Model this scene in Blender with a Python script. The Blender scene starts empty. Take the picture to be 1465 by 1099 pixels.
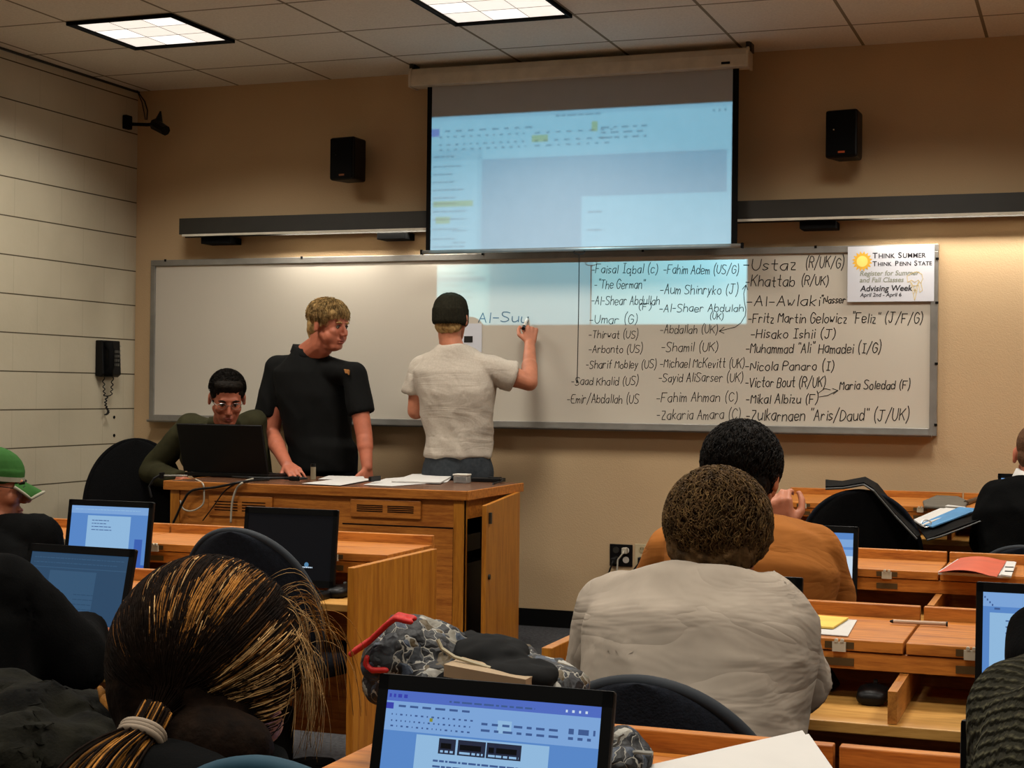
import bpy, bmesh, math, random
import numpy as np
from mathutils import Vector as V, Matrix as M4, noise
random.seed(7)
SC = bpy.context.scene
COL = SC.collection
R = math.radians

# ---------------------------------------------------------------- camera
CH = 1.26
FPX, YAW, PITCH, ROLL = 2259.1, R(20.066), R(.2626), R(.6355)
c_, s_, cp_, sp_ = math.cos(YAW), math.sin(YAW), math.cos(PITCH), math.sin(PITCH)
r0 = V((c_, s_, 0)); fw = V((-s_*cp_, c_*cp_, sp_)); u0 = r0.cross(fw)
rc = r0*math.cos(ROLL) + u0*math.sin(ROLL); uc = u0*math.cos(ROLL) - r0*math.sin(ROLL)
CAM = V((0, 0, CH))
cd = bpy.data.cameras.new('camera'); cam = bpy.data.objects.new('camera', cd); COL.objects.link(cam)
cd.sensor_width = 36; cd.lens = 36*FPX/1465; cd.clip_start = .05
cam.matrix_world = M4(((rc.x, uc.x, -fw.x, 0), (rc.y, uc.y, -fw.y, 0), (rc.z, uc.z, -fw.z, CH), (0, 0, 0, 1)))
SC.camera = cam

def P(px, py, Y=None, X=None, Z=None):
    """world point seen at a pixel of the photograph, on the plane Y=, X= or Z="""
    d = fw + rc*((px-732.5)/FPX) - uc*((py-549.5)/FPX)
    if Y is not None: t = Y/d.y
    elif X is not None: t = X/d.x
    else: t = (Z-CH)/d.z
    return CAM + d*t

# ---------------------------------------------------------------- world, colour management
w = bpy.data.worlds.new('world'); SC.world = w; w.use_nodes = True
w.node_tree.nodes['Background'].inputs[0].default_value = (.9, .8, .65, 1)
w.node_tree.nodes['Background'].inputs[1].default_value = 0.02
SC.view_settings.view_transform = 'Standard'; SC.view_settings.look = 'None'
SC.view_settings.gamma = 1; SC.view_settings.use_curve_mapping = False
SC.view_settings.exposure = 0.12
try:
    SC.cycles.use_denoising = True; SC.cycles.max_bounces = 8; SC.cycles.transparent_max_bounces = 12
    SC.cycles.sample_clamp_indirect = 4
except Exception: pass
ROOM_LIGHT = 17.0      # watts of every ceiling light
BOARD_LIGHT = 6.6      # watts of every board lamp
PROJ_LIGHT = 800.0
SCR = .74              # radiance scale of the screens

# ---------------------------------------------------------------- room numbers
YW, XL, ZC, XR, YB = 8.028, -5.316, 3.014, 3.2, -3.4
TP, TX, TY = .594, -4.64, 6.38         # ceiling tile pitch and origin

# ---------------------------------------------------------------- mesh helpers
class MB:
    def __init__(s): s.v = []; s.f = []; s.m = []; s.M = None; s.mi = 0
    def add(s, vs, fs):
        o = len(s.v)
        if s.M is not None: vs = [s.M @ V(p) for p in vs]
        s.v += [tuple(p) for p in vs]; s.f += [tuple(i+o for i in f) for f in fs]; s.m += [s.mi]*len(fs)
    def box(s, a, b):
        x0, y0, z0 = a; x1, y1, z1 = b
        s.add([(x0,y0,z0),(x1,y0,z0),(x1,y1,z0),(x0,y1,z0),(x0,y0,z1),(x1,y0,z1),(x1,y1,z1),(x0,y1,z1)],
              [(0,3,2,1),(4,5,6,7),(0,1,5,4),(1,2,6,5),(2,3,7,6),(3,0,4,7)])
    def quad(s, a, b, c, d): s.add([a, b, c, d], [(0, 1, 2, 3)])
    def prism(s, poly, h0, h1, f):
        """poly: 2D outline, f(x, y, h) -> 3D"""
        n = len(poly); vs = [f(x, y, h0) for x, y in poly] + [f(x, y, h1) for x, y in poly]
        s.add(vs, [tuple(range(n-1, -1, -1)), tuple(range(n, 2*n))] + [(i, (i+1) % n, n+(i+1) % n, n+i) for i in range(n)])
    def loft(s, rings, closed=True):
        n = len(rings[0]); vs = [p for r in rings for p in r]; fs = []
        for k in range(len(rings)-1):
            for i in range(n): fs.append((k*n+i, k*n+(i+1) % n, (k+1)*n+(i+1) % n, (k+1)*n+i))
        if closed: fs += [tuple(range(n-1, -1, -1)), tuple(range((len(rings)-1)*n, len(rings)*n))]
        s.add(vs, fs)
    def tube(s, pts, r, n=8):
        pts = [V(p) for p in pts]; rings = []; nrm = None
        for i, p in enumerate(pts):
            t = (pts[min(i+1, len(pts)-1)] - pts[max(i-1, 0)]).normalized()
            if nrm is None: nrm = t.orthogonal().normalized()
            else:
                q = nrm - t*nrm.dot(t)
                nrm = q.normalized() if q.length > 1e-6 else t.orthogonal().normalized()
            b = t.cross(nrm); rr = r[i] if isinstance(r, (list, tuple)) else r
            rings.append([p + (nrm*math.cos(a)+b*math.sin(a))*rr for a in [2*math.pi*k/n for k in range(n)]])
        s.loft(rings)
    def cyl(s, a, b, ra, rb=None, n=20):
        s.tube([a, b], [ra, ra if rb is None else rb], n)
    def ball(s, c, r, n=20, k=12, rot=None):
        c = V(c); r = (r, r, r) if isinstance(r, (int, float)) else r
        vs = [V((0, 0, r[2]))]
        for j in range(1, k):
            t = math.pi*j/k
            for i in range(n):
                a = 2*math.pi*i/n
                vs.append(V((r[0]*math.sin(t)*math.cos(a), r[1]*math.sin(t)*math.sin(a), r[2]*math.cos(t))))
        vs.append(V((0, 0, -r[2])))
        if rot is not None: vs = [rot @ q for q in vs]
        vs = [q + c for q in vs]; fs = [(0, 1+i, 1+(i+1) % n) for i in range(n)]
        for j in range(k-2):
            for i in range(n):
                a = 1+j*n; fs.append((a+i, a+n+i, a+n+(i+1) % n, a+(i+1) % n))
        a = 1+(k-2)*n; fs += [(a+i, len(vs)-1, a+(i+1) % n) for i in range(n)]
        s.add(vs, fs)
    def cap(s, a, b, ra, rb=None):
        rb = ra if rb is None else rb
        s.cyl(a, b, ra, rb, 16); s.ball(a, ra, 14, 8); s.ball(b, rb, 14, 8)
    def limb(s, pts, rs):
        for i in range(len(pts)-1): s.cap(pts[i], pts[i+1], rs[i], rs[i+1])
    def torso(s, W, secs, n=28, e=2.3):
        cs = [V(q[0]) for q in secs]; rings = []; W = V(W).normalized()
        for i, q in enumerate(secs):
            t = (cs[min(i+1, len(cs)-1)] - cs[max(i-1, 0)]).normalized(); D = t.cross(W).normalized()
            ring = []
            for k in range(n):
                a = 2*math.pi*k/n; ca, sa = math.cos(a), math.sin(a)
                x = q[1]*math.copysign(abs(ca)**(2/e), ca); y = q[2]*math.copysign(abs(sa)**(2/e), sa)
                ring.append(cs[i] + W*x + D*y)
            rings.append(ring)
        s.loft(rings)

def mesh_of(name, mb, origin=None, mw=None):
    me = bpy.data.meshes.new(name)
    vs = mb.v
    if mw is not None:
        inv = mw.inverted(); vs = [inv @ V(p) for p in vs]
    me.from_pydata([tuple(p) for p in vs], [], mb.f)
    bm = bmesh.new(); bm.from_mesh(me); bmesh.ops.recalc_face_normals(bm, faces=bm.faces); bm.to_mesh(me); bm.free()
    me.polygons.foreach_set('material_index', mb.m)
    return me

def wmat(o):
    m = M4.LocRotScale(o.location, o.rotation_euler, o.scale)
    return wmat(o.parent) @ m if o.parent else m

def obj(name, mb, mats, parent=None, smooth=False, bevel=0, local=False, mesh=None):
    """one mesh object; vertices in world space unless local=True"""
    if not isinstance(mats, (list, tuple)): mats = [mats]
    loc = V((0, 0, 0))
    if mesh is None:
        mw = None
        if parent is not None and not local: mw = wmat(parent)
        if parent is None and not local:
            a = np.array(mb.v); loc = V(((a[:, 0].min()+a[:, 0].max())/2, (a[:, 1].min()+a[:, 1].max())/2, a[:, 2].min()))
            mw = M4.Translation(loc)
        mesh = mesh_of(name, mb, mw=mw)
    else:
        if parent is not None: mesh.transform(wmat(parent).inverted())
        else:
            a = np.array([v.co for v in mesh.vertices]); loc = V((a[:, 0].mean(), a[:, 1].mean(), a[:, 2].min()))
            mesh.transform(M4.Translation(-loc))
    for m in mats: mesh.materials.append(m)
    if smooth: mesh.polygons.foreach_set('use_smooth', [True]*len(mesh.polygons))
    o = bpy.data.objects.new(name, mesh); COL.objects.link(o); o.location = loc
    if parent is not None: o.parent = parent
    if bevel:
        b = o.modifiers.new('bevel', 'BEVEL'); b.width = bevel; b.segments = 2; b.limit_method = 'ANGLE'; b.angle_limit = R(40)
    mesh.update()
    return o

def thing(name, label, cat, loc=(0, 0, 0), rz=0, group=None):
    o = bpy.data.objects.new(name, None); COL.objects.link(o); o.empty_display_size = .1
    o.location = loc; o.rotation_euler = (0, 0, rz); tag(o, label, cat, group); return o
def tag(o, label, cat, group=None):
    o['label'] = label; o['category'] = cat
    if group: o['group'] = group
    return o
def struct(o): o['kind'] = 'structure'; return o

def dup(root, loc, rz, label, group=None):
    r = root.copy(); COL.objects.link(r); r.location = loc; r.rotation_euler = (0, 0, rz); r['label'] = label
    if group: r['group'] = group
    for ch in list(root.children):
        c = ch.copy(); COL.objects.link(c); c.parent = r
        for g in list(ch.children):
            d = g.copy(); COL.objects.link(d); d.parent = c
    return r

def remesh(mb, voxel, smooth=4, post=None):
    me = mesh_of('tmp', mb); o = bpy.data.objects.new('tmp', me); COL.objects.link(o)
    m = o.modifiers.new('r', 'REMESH'); m.mode = 'VOXEL'; m.voxel_size = voxel
    if smooth:
        k = o.modifiers.new('s', 'SMOOTH'); k.factor = .5; k.iterations = smooth
    dg = bpy.context.evaluated_depsgraph_get(); dg.update()
    out = bpy.data.meshes.new_from_object(o.evaluated_get(dg), depsgraph=dg)
    bpy.data.objects.remove(o); bpy.data.meshes.remove(me)
    out.materials.clear()
    if post:
        for v in out.vertices: v.co = post(v.co, v.normal)
    out.update(); return out

def wrinkle(amp, sc, stretch=(1, 1, 1), fine=.35):
    st = V(stretch)
    def f(co, n):
        q = V(((co.x+.35*co.z)*st.x, co.y*st.y, (co.z-.3*co.x)*st.z))*sc
        return co + n*amp*(1-2*abs(noise.noise(q)) + fine*noise.noise(q*2.7))
    return f

# ---------------------------------------------------------------- materials
def lin(c):
    if isinstance(c, str):
        c = [int(c[i:i+2], 16)/255 for i in (0, 2, 4)]
    return tuple((x/12.92 if x <= .04045 else ((x+.055)/1.055)**2.4) for x in c) + (1,)

class NT:
    def __init__(s, name):
        s.m = bpy.data.materials.new(name); s.m.use_nodes = True; s.t = s.m.node_tree; s.b = s.t.nodes['Principled BSDF']
    def n(s, typ, **k):
        q = s.t.nodes.new('ShaderNode'+typ)
        for a, v in k.items():
            if a in q.inputs: q.inputs[a].default_value = v
            else: setattr(q, a, v)
        return q
    def l(s, a, b): s.t.links.new(a, b)
    def math(s, op, a, b=None, c=None):
        q = s.n('Math', operation=op)
        for i, x in enumerate((a, b, c)):
            if x is None: continue
            if isinstance(x, (int, float)): q.inputs[i].default_value = x
            else: s.l(x, q.inputs[i])
        return q.outputs[0]
    def pos(s, scale=(1, 1, 1)):
        g = s.n('NewGeometry'); mp = s.n('Mapping'); mp.inputs['Scale'].default_value = scale
        s.l(g.outputs['Position'], mp.inputs[0]); return mp.outputs[0]
    def objco(s, scale=(1, 1, 1)):
        g = s.n('TexCoord'); mp = s.n('Mapping'); mp.inputs['Scale'].default_value = scale
        s.l(g.outputs['Object'], mp.inputs[0]); return mp.outputs[0]
    def ramp(s, fac, stops):
        q = s.n('ValToRGB'); e = q.color_ramp.elements
        while len(e) < len(stops): e.new(.5)
        for i, (p, c) in enumerate(stops): e[i].position = p; e[i].color = lin(c) if not (isinstance(c, tuple) and len(c) == 4) else c
        s.l(fac, q.inputs[0]); return q.outputs[0]
    def bump(s, h, strength=.3, dist=.01):
        q = s.n('Bump'); q.inputs['Strength'].default_value = strength; q.inputs['Distance'].default_value = dist
        s.l(h, q.inputs['Height']); s.l(q.outputs[0], s.b.inputs['Normal'])

def mat(name, col, rough=.6, spec=.3, metal=0, var=.12, vs=12, bump=0, bs=60, co='obj', fold=0):
    t = NT(name); b = t.b
    b.inputs['Roughness'].default_value = rough; b.inputs['Specular IOR Level'].default_value = spec; b.inputs['Metallic'].default_value = metal
    c = lin(col); v = t.objco() if co == 'obj' else t.pos()
    nz = t.n('TexNoise'); nz.inputs['Scale'].default_value = vs; nz.inputs['Detail'].default_value = 4; t.l(v, nz.inputs[0])
    lo = tuple(x*(1-var) for x in c[:3])+(1,); hi = tuple(min(1, x*(1+var)) for x in c[:3])+(1,)
    t.l(t.ramp(nz.outputs[0], [(.3, lo), (.7, hi)]), b.inputs['Base Color'])
    if bump:
        n2 = t.n('TexNoise'); n2.inputs['Scale'].default_value = bs; n2.inputs['Detail'].default_value = 3; t.l(v, n2.inputs[0]); t.bump(n2.outputs[0], bump)
    if fold:
        mp = t.n('Mapping'); mp.inputs['Rotation'].default_value = (0, R(35), 0); mp.inputs['Scale'].default_value = (2.5, 3, 9); t.l(v, mp.inputs[0])
        n3 = t.n('TexNoise'); n3.inputs['Scale'].default_value = 1; n3.inputs['Detail'].default_value = 3; n3.inputs['Distortion'].default_value = 1.2; t.l(mp.outputs[0], n3.inputs[0])
        rg = t.math('ABSOLUTE', t.math('SUBTRACT', n3.outputs[0], .5)); t.bump(rg, fold, .05)
    return t.m

def wood(name, col, dark, scale, rough=.42):
    t = NT(name); v = t.pos(scale); b = t.b
    nz = t.n('TexNoise'); nz.inputs['Scale'].default_value = 1; nz.inputs['Detail'].default_value = 6; nz.inputs['Distortion'].default_value = .6; t.l(v, nz.inputs[0])
    n2 = t.n('TexNoise'); n2.inputs['Scale'].default_value = 7; n2.inputs['Detail'].default_value = 2; t.l(v, n2.inputs[0])
    f = t.math('ADD', t.math('MULTIPLY', nz.outputs[0], .7), t.math('MULTIPLY', n2.outputs[0], .3))
    t.l(t.ramp(f, [(.36, dark), (.6, col)]), b.inputs['Base Color'])
    b.inputs['Roughness'].default_value = rough; b.inputs['Specular IOR Level'].default_value = .35
    t.bump(f, .08, .003); return t.m

def emit(name, col, st=1.0):
    t = NT(name); b = t.b
    b.inputs['Base Color'].default_value = (.006, .006, .007, 1); b.inputs['Roughness'].default_value = .5; b.inputs['Specular IOR Level'].default_value = .12
    b.inputs['Emission Color'].default_value = lin(col); b.inputs['Emission Strength'].default_value = st
    return t.m

WOODX = wood('oak_along', 'bf7830', '8f4f1a', (5, 60, 60))
WOODZ = wood('oak_upright', 'b67624', '935616', (50, 50, 4))
WOODY = wood('oak_deep', 'b97a35', '8f5622', (60, 5, 60))
WOODT = wood('desk_top_oak', '6d4a35', '513424', (4, 50, 50), .25)
WOODL = wood('pale_oak', 'c7964f', 'ab7836', (5, 50, 50))
BLACKP = mat('black_plastic', '0b0b0c', .42, .22)
BLACKM = mat('black_matt', '090909', .75, .1)
DARKM = mat('dark_metal', '26241f', .5, .4)
CHROME = mat('chrome', 'c8c6c0', .25, .5, .9)
BRONZE = mat('bronze_plate', '4e3b20', .5)
LATCH = mat('nickel_latch', 'bdb5a2', .35, .5)
WHITEP = mat('white_plastic', 'cfc9bd', .45, .4)
WHITEM = mat('white_enamel', 'c4b9a6', .5, .3)
ALU = mat('brushed_aluminium', '8d8a84', .42, .4, .5, bump=.02)
PAPER = mat('white_paper', 'bfbbb6', .85, .1, var=.03)
INK = mat('black_marker', '2a2826', .8, .1)
BLUEINK = mat('blue_marker', '4e6474', .8, .1)
CABLE = mat('black_cable', '0b0b0b', .5, .3)
WCABLE = mat('white_cable', 'a8a190', .5, .3)
FABRIC = mat('navy_chair_fabric', '11141b', .9, .15, var=.35, vs=90, bump=.2, bs=250)
FABRICB = mat('black_chair_fabric', '0a0a0b', .95, .1, var=.3, vs=90, bump=.2, bs=250)
PIPING = mat('grey_chair_edge', '1e2329', .7, .3)
TEAL = mat('teal_chair_edge', '10394a', .7, .3)
SKIN = mat('skin_fair', 'b9775a', .5, .35, var=.12, vs=22, bump=.04, bs=220)
SKINR = mat('skin_ruddy', 'b0664c', .5, .35, var=.12, vs=22, bump=.04, bs=220)
SKINT = mat('skin_tan', 'a8694c', .5, .35, var=.12, vs=22, bump=.04, bs=220)
LIPS = mat('lips', '8f4a3e', .45, .3)
EYEW = mat('eye_white', '86796c', .25, .5)
EYED = mat('eye_iris', '1c1610', .2, .5)

def hairmat(name, col, var=.5): return mat(name, col, .65, .08, var=var, vs=45, bump=.3, bs=140)
H_BLOND = hairmat('hair_blond', 'a28354'); H_DARK = hairmat('hair_dark', '17120d'); H_BROWN = hairmat('hair_brown', '4a3620')
H_BLACK = hairmat('hair_black', '0f0c0a'); H_WOM = mat('hair_deep_brown', '150c06', .75, .04, var=.5, vs=45, bump=.2, bs=140)
H_GOLD = hairmat('hair_golden', '9a662a'); H_HONEY = hairmat('hair_honey', 'b48e5c'); H_STUB = hairmat('hair_stubble', '5a3f2c', .25)

# ---------------------------------------------------------------- the room
def wall_mat(name, col, col2, bumps=.25):
    t = NT(name); v = t.pos((1, 1, 1)); b = t.b
    nz = t.n('TexNoise'); nz.inputs['Scale'].default_value = 1.3; nz.inputs['Detail'].default_value = 5; t.l(v, nz.inputs[0])
    t.l(t.ramp(nz.outputs[0], [(.3, col), (.7, col2)]), b.inputs['Base Color'])
    n2 = t.n('TexNoise'); n2.inputs['Scale'].default_value = 160; t.l(v, n2.inputs[0]); t.bump(n2.outputs[0], bumps, .004)
    b.inputs['Roughness'].default_value = .8; b.inputs['Specular IOR Level'].default_value = .2
    return t.m
def block_mat():
    t = NT('painted_block'); b = t.b
    g = t.n('NewGeometry'); s = t.n('SeparateXYZ'); t.l(g.outputs['Position'], s.inputs[0])
    cv = t.n('CombineXYZ'); t.l(t.math('ADD', s.outputs[1], 20.13), cv.inputs[0]); t.l(t.math('ADD', s.outputs[2], 2.0316-.9293), cv.inputs[1])
    br = t.n('TexBrick'); br.offset = .5; br.inputs['Scale'].default_value = 1; br.inputs['Brick Width'].default_value = .4064; br.inputs['Row Height'].default_value = .2032
    br.inputs['Mortar Size'].default_value = .0035; br.inputs['Mortar Smooth'].default_value = .3
    t.l(cv.outputs[0], br.inputs[0])
    # head joints are filled with paint: only the bed joints stay open
    row = t.math('FRACT', t.math('DIVIDE', t.math('ADD', s.outputs[2], 2.0316-.9293+.0), .2032))
    d = t.math('ABSOLUTE', t.math('SUBTRACT', row, .5)); bed = t.math('GREATER_THAN', d, .4845)
    f = t.math('MAXIMUM', bed, t.math('MULTIPLY', br.outputs[1], .12))
    nz = t.n('TexNoise'); nz.inputs['Scale'].default_value = 2; nz.inputs['Detail'].default_value = 6; t.l(g.outputs['Position'], nz.inputs[0])
    base = t.ramp(nz.outputs[0], [(.3, 'b4aa93'), (.7, 'c2b8a1')])
    mx = t.n('Mix', data_type='RGBA'); t.l(f, mx.inputs[0]); t.l(base, mx.inputs[6]); mx.inputs[7].default_value = lin('4c4434')
    t.l(mx.outputs[2], b.inputs['Base Color'])
    n2 = t.n('TexNoise'); n2.inputs['Scale'].default_value = 45; t.l(g.outputs['Position'], n2.inputs[0])
    t.bump(t.math('SUBTRACT', t.math('MULTIPLY', n2.outputs[0], .25), f), .5, .006)
    b.inputs['Roughness'].default_value = .75; b.inputs['Specular IOR Level'].default_value = .25
    return t.m
def ceil_mat():
    t = NT('acoustic_tile'); b = t.b
    g = t.n('NewGeometry'); s = t.n('SeparateXYZ'); t.l(g.outputs['Position'], s.inputs[0])
    fs = []
    for i, o in ((0, TX), (1, TY)):
        fr = t.math('FRACT', t.math('DIVIDE', t.math('SUBTRACT', s.outputs[i], o-20*TP), TP))
        fs.append(t.math('GREATER_THAN', t.math('ABSOLUTE', t.math('SUBTRACT', fr, .5)), .5-.008/TP))
    f = t.math('MAXIMUM', *fs)
    nz = t.n('TexNoise'); nz.inputs['Scale'].default_value = 90; nz.inputs['Detail'].default_value = 5; t.l(g.outputs['Position'], nz.inputs[0])
    base = t.ramp(nz.outputs[0], [(.25, 'd2cabb'), (.7, 'e2dacb')])
    mx = t.n('Mix', data_type='RGBA'); t.l(f, mx.inputs[0]); t.l(base, mx.inputs[6]); mx.inputs[7].default_value = lin('7d715a')
    t.l(mx.outputs[2], b.inputs['Base Color']); t.bump(t.math('SUBTRACT', nz.outputs[0], f), .3, .006)
    b.inputs['Roughness'].default_value = .9; return t.m
WALLM = wall_mat('tan_paint', 'b89c78', 'bfa480'); BLOCKM = block_mat()
CARPET = mat('grey_carpet', '3d3d3f', .95, .1, var=.4, vs=60, bump=.6, bs=350, co='pos')

def slab(name, a, b, m):
    q = MB(); q.box(a, b); return struct(obj(name, q, m))
slab('floor', (XL-.1, YB-.1, -.1), (XR+.1, YW+.1, 0), CARPET)
slab('ceiling', (XL-.1, YB-.1, ZC), (XR+.1, YW+.1, ZC+.1), ceil_mat())
slab('wall_front', (XL-.1, YW, 0), (XR+.1, YW+.1, ZC), WALLM)
slab('wall_left', (XL-.1, YB, 0), (XL, YW, ZC), BLOCKM)
CREAM = wall_mat('cream_paint', 'd0c6b0', 'd8cfba')
slab('wall_right', (XR, YB, 0), (XR+.1, YW, ZC), CREAM)
slab('wall_back', (XL-.1, YB-.1, 0), (XR+.1, YB, ZC), CREAM)
slab('baseboard_front', (XL, YW-.012, 0), (XR, YW, .092), BLACKM)
slab('baseboard_left', (XL, YB, 0), (XL+.012, YW-.012, .092), BLACKM)
q = MB(); q.tube([(XL+.006, y, ZC-.006) for y in (YB, YW)], .008, 6); struct(obj('trim_1', q, DARKM))

# ---------------------------------------------------------------- ceiling lights
LENS = NT('light_diffuser'); 
LENS.b.inputs['Emission Color'].default_value = lin('fff4e6'); LENS.b.inputs['Emission Strength'].default_value = .85
LENS.b.inputs['Base Color'].default_value = (.7, .7, .68, 1); LENS = LENS.m
LENSB = emit('light_diffuser_hot', 'fff6ec', 1.15)
LOUV = mat('louvre_white', '8f897e', .5)
def ceiling_light(x, y, label, power=1.0):
    t = thing('ceiling_light', label, 'ceiling light', (x+TP/2, y+TP/2, ZC), 0, 'square ceiling lights')
    a, b = .004, TP-.004; fr = MB(); z0, z1 = ZC-.018, ZC-.001
    for bx in (((x+a, y+a), (x+b, y+a+.012)), ((x+a, y+b-.012), (x+b, y+b)), ((x+a, y+a), (x+a+.012, y+b)), ((x+b-.012, y+a), (x+b, y+b))):
        fr.box((*bx[0], z0), (*bx[1], z1))
    obj('frame', fr, BLACKM, t)
    ln = MB()
    for i in range(3):
        for j in range(3):
            w_ = (TP-.05)/3; X0 = x+.025+i*w_; Y0 = y+.025+j*w_
            ln.mi = 1 if (i*2+j) % 3 == 1 else 0
            ln.quad((X0, Y0, ZC-.004), (X0, Y0+w_, ZC-.004), (X0+w_, Y0+w_, ZC-.004), (X0+w_, Y0, ZC-.004))
    obj('diffuser', ln, [LENS, LENSB], t)
    lv = MB()
    for k in (1, 2):
        p = .025+k*(TP-.05)/3
        lv.box((x+p-.001, y+.025, ZC-.0055), (x+p+.001, y+TP-.025, ZC-.004)); lv.box((x+.025, y+p-.001, ZC-.0055), (x+TP-.025, y+p+.001, ZC-.004))
    obj('louvre', lv, LOUV, t)
    L = bpy.data.lights.new('lamp', 'AREA'); L.shape = 'SQUARE'; L.size = TP-.06; L.energy = ROOM_LIGHT*power; L.color = (1, .95, .85); L.spread = R(138)
    lo = bpy.data.objects.new('lamp', L); COL.objects.link(lo); lo.parent = t; lo.location = (0, 0, -.03)
ceiling_light(TX, TY, 'square ceiling light near the left wall, the one seen whole', 1.2)
ceiling_light(TX+3*TP, TY, 'square ceiling light cut by the top of the photo, above the projection screen', 1.3)
n = 0
for row, y in enumerate((TY, TY-4*TP, TY-8*TP, TY-12*TP)):
    for k in (0, 3, 6, 9):
        if row == 0 and k < 6: continue
        ceiling_light(TX+k*TP, y, 'square ceiling light out of view, row %s from the front, %s from the left wall' % (['one', 'two', 'three', 'four'][row], ['first', 'second', 'third', 'fourth'][k//3]), (1.3, 1.35, 1.1, .9)[row])

# ---------------------------------------------------------------- projection screen with its case
SY = 7.808
SCRM = mat('screen_fabric', 'a7aaae', .85, .1, var=.02)
sx0, sx1 = -3.353, -1.66; sz0, sz1 = .742+CH, 1.64+CH
ps = thing('projection_screen', 'pull-down projection screen with long white case below the ceiling, showing a bluish document window', 'projection screen', ((sx0+sx1)/2, SY, 2.0))
q = MB(); q.box((sx0, SY-.001, sz0), (sx1, SY+.001, sz1)); obj('screen_fabric', q, SCRM, ps)
for a, b in ((sx0, sx0+.026), (sx1-.03, sx1)):
    q = MB(); q.box((a, SY-.003, sz0), (b, SY+.003, sz1)); obj('side_border', q, BLACKM, ps)
q = MB(); q.prism([(-.055, 0), (-.055, .06), (-.04, .095), (.05, .095), (.05, 0)], sx0-.085, sx1+.05, lambda y, z, h: (h, SY+y, sz1-.01+z)); obj('case', q, WHITEM, ps, bevel=.006)
for x in (sx0-.09, sx1+.045):
    q = MB(); q.prism([(-.06, -.005), (-.06, .08), (-.04, .1), (.055, .1), (.055, -.005)], x, x+.014, lambda y, z, h: (h, SY+y, sz1-.01+z)); obj('end_cap', q, WHITEM, ps, bevel=.003)
    q = MB(); q.box((x-.004, SY-.02, sz1+.07), (x+.02, SY+.05, ZC)); q.cyl((x+.006, SY-.03, ZC-.03), (x+.006, SY-.03, ZC-.0), .012, .012, 8); obj('bracket', q, DARKM, ps)
q = MB(); p = P(1038, 90, Y=SY-.056); q.box((p.x-.022, SY-.0575, p.z-.006), (p.x+.022, SY-.054, p.z+.006)); obj('badge', q, BLACKM, ps)
q = MB(); q.cyl((sx0-.025, SY, sz0), (sx1+.02, SY, sz0), .011, .011, 12); obj('bottom_bar', q, ALU, ps, smooth=True)
for x in (sx0-.03, sx1+.02):
    q = MB(); q.box((x, SY-.013, sz0-.014), (x+.012, SY+.013, sz0+.014)); obj('bar_end', q, BLACKM, ps, bevel=.003)
p = P(829, 362, Y=SY); q = MB()
q.tube([(p.x+.03*math.cos(a), SY-.004, sz0-.016+.012*math.sin(a)) for a in [k*math.pi/10 for k in range(21)]], .002, 6); obj('pull_loop', q, CABLE, ps)
pe = P(826, 546, Y=SY); q = MB(); q.tube([(p.x, SY-.004, sz0-.028), ((p.x*.5+pe.x*.5)+.002, SY-.004, (sz0+pe.z)/2), (pe.x, SY-.004, pe.z)], .0026, 6)
q.ball((pe.x, SY-.004, pe.z), (.006, .006, .01), 10, 6); obj('pull_cord', q, CABLE, ps)

# ---------------------------------------------------------------- projector: a lamp throwing a slide onto the screen
PL = V((-2.515, 3.7, 1.56+CH))
pj = thing('projector', 'ceiling-mounted projector behind the viewpoint of the photo, facing the screen', 'projector', (PL.x, PL.y-.1, PL.z))
q = MB(); bx = .17; y0, y1 = PL.y-.26, PL.y+.02
q.box((PL.x-bx, y0, PL.z+.05), (PL.x+bx, y1, PL.z+.06)); q.box((PL.x-bx, y0, PL.z-.06), (PL.x+bx, y1, PL.z-.05))
q.box((PL.x-bx, y0, PL.z-.05), (PL.x-bx+.01, y1, PL.z+.05)); q.box((PL.x+bx-.01, y0, PL.z-.05), (PL.x+bx, y1, PL.z+.05)); q.box((PL.x-bx, y0, PL.z-.05), (PL.x+bx, y0+.01, PL.z+.05))
obj('housing', q, WHITEP, pj)
q = MB(); q.cyl((PL.x, PL.y-.12, PL.z+.06), (PL.x, PL.y-.12, ZC), .025); obj('mount', q, WHITEP, pj)
SF = .03
def sl(x, z, k=0):     # a point of the slide that throws onto (x, z) of the screen plane
    t = SF*(1+k*.004); return V((PL.x+(x-PL.x)*t, PL.y+(SY-PL.y)*t, PL.z+(z-PL.z)*t))
ix0, ix1, iz0, iz1 = -3.339+.008, -1.691, .415+CH, 1.465+CH
def uv(u, v): return ix0+(ix1-ix0)*u, iz1-(iz1-iz0)*v
def film(name, col):
    t = NT(name); t.t.nodes.remove(t.b); tr = t.n('BsdfTransparent'); tr.inputs[0].default_value = (*col, 1)
    t.l(tr.outputs[0], t.t.nodes['Material Output'].inputs[0]); return t.m
FILM = [film('film_base', (.31, .78, 1)), film('film_canvas', (.72, .71, .77)), film('film_text', (.42, .5, .56)), film('film_yellow', (1, .82, .45)), film('film_violet', (.45, .4, .8)), film('film_faint', (.8, .84, .88)), film('film_panel', (.86, .9, .92)), BLACKM]
q = MB()
def fr(u0, v0, u1, v1, m, k):
    q.mi = m; a = [sl(*uv(u, v), k) for u, v in ((u0, v0), (u1, v0), (u1, v1), (u0, v1))]; q.quad(*a)
fr(0, 0, 1, 1, 0, 0)
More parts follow.
